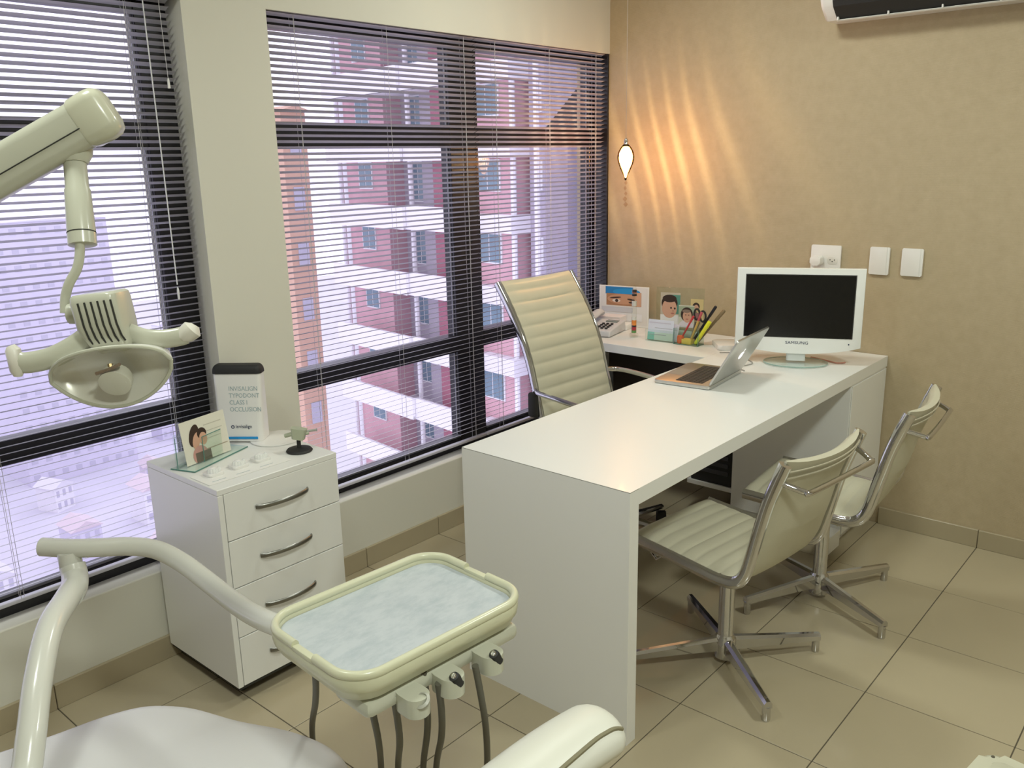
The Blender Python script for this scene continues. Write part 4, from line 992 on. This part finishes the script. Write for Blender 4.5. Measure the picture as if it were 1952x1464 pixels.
Mf = Matrix(((1, 0, 0, 0), (0, 0, 1, 0), (0, 1, 0, 0), (0, 0, 0, 1)))
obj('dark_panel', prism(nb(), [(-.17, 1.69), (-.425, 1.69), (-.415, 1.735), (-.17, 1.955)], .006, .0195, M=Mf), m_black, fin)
for x in (-1.55, 3.85, 10.08, 11.3): obj('drain_pipe', tube(nb(), [(x, -.25, ZB), (x, -.25, ZT)], .11, 8), m_conc, ab, smooth=True)
k0 = int((ZB-.5)/FH)
wm = {}
for k in range(-9, 5):
    zf = k*FH
    for (a, b_, y) in ((-1.0, 4.6, -1.25), (4.6, 8.3, -1.1)):
        s_ = obj('balcony_slab', B(a, b_, y, .9, zf-1.05, zf-.92), m_conc, ab)
        obj('parapet', B(a, b_, y-.02, y+.12, zf-1.05, zf-.12), m_conc, s_)
    obj('balcony_slab', B(8.3, 10.3, -.6, .9, zf-1.0, zf-.35), m_conc, ab)
    for (x0, x1, y, zz0, zz1) in ((-.35, .7, -.001, zf+.45, zf+1.6), (2.2, 3.5, .899, zf-.1, zf+1.6), (7.9, 9.3, -.151, zf+.45, zf+1.6), (10.8, 11.0, .349, zf+.5, zf+1.5)):
        w = obj('window', B(x0, x1, y-.06, y, zz0, zz1), m_winfr, ab)
        xm = (x0+x1)/2
        for p0, p1 in ((x0+.06, xm-.03), (xm+.03, x1-.06)):
            if p1-p0 > .05: obj('pane', B(p0, p1, y-.075, y-.059, zz0+.06, zz1-.06), m_winbl, w)
# own building's side fin beside the corner window, with a dark slanted panel at its top
def house(name, label, loc, sx, sy, h, m, roofm, rows=4, cols=4, roof=1.2, group='houses across the city'):
    t = thing(name, label, 'building', loc, 0, group)
    obj('wall', B(-sx/2, sx/2, -sy/2, sy/2, 0, h), m, t)
    obj('roof', ext_x(nb(), [(-sy/2-.3, h), (0, h+roof), (sy/2+.3, h)], -sx/2-.3, sx/2+.3), roofm, t)
    first = None
    for r_ in range(rows):
        for c_ in range(cols):
            y = -sy/2+sy*(c_+.5)/cols; z = h*(r_+.5)/rows
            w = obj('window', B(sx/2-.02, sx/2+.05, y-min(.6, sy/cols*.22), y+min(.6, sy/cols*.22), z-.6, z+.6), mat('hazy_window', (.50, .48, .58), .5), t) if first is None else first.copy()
            if first is None: first = w; w.location = (0, 0, 0); y00, z00 = y, z
            else: COL.objects.link(w); w.parent = t; w.location = (0, y-y00, z-z00)
    return t
m_pale = mat('hazed_lilac_render', (.62, .59, .70), .85, var=.06, vscale=.3); m_pale2 = mat('hazed_pink_render', (.66, .60, .66), .85, var=.06, vscale=.3)  # haze over the city is mixed into these wall and roof colours
m_roof = mat('hazed_clay_roof', (.62, .53, .57), .85); m_roofw = mat('hazed_roof', (.66, .64, .70), .8)
house('orange_tower', 'slim pale orange tower left of the pink building outside', (-37.2, 24.0, -60), 1.9, 1.5, 64.2, m_orange, m_orange, 22, 1, .3, None)
G = -60
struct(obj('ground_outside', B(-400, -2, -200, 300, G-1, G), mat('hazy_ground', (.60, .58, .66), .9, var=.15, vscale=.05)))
house('city_block', 'pale pink apartment block far outside the left window', (-150, 24, G), 14, 11, 48, m_pale2, m_roofw, 14, 5, .4)
house('city_block', 'broad pale lilac block behind the dental lamp outside', (-185, 66, G), 16, 22, 52, m_pale, m_roofw, 15, 8, .4)
house('city_block', 'slim pale lilac tower at the far left outside', (-170, -6, G), 12, 10, 44, m_pale, m_roofw, 12, 4, .4)
protos = []
for k, (wm_, rm_) in enumerate(((m_pale2, m_roof), (m_conc, m_roofw), (m_pale, m_roof), (m_conc, m_roof))):
    protos.append(house('city_house', 'small pale house in the hazy city below the left window', (-125-k*6, 18+k*15, G), 4.2+.6*k, 3.6+.5*k, 3.6+k, wm_, rm_, 2, 3, 1.3, 'small houses in the hazy city'))
used = [(p.location.x, p.location.y) for p in protos]+[(-150, 24), (-185, 66), (-170, -6)]
rr_ = random.Random(3)
for k in range(400):
    d_ = 118+230*rr_.random()**1.3; h_ = R(11+23*rr_.random()); x, y = 2.5-d_*math.cos(h_), -3.7+d_*math.sin(h_)
    if min(math.hypot(x-a, y-b) for a, b in used) < 14.5 or min(math.hypot(x-a, y-b) for a, b in ((-150, 24), (-185, 66), (-170, -6))) < 22: continue
    used.append((x, y)); dup(rr_.choice(protos), (x, y, G), R(rr_.choice((-12, 0, 8, 20))), 'small pale house in the hazy city below the left window')
    if len(used) > 85: break
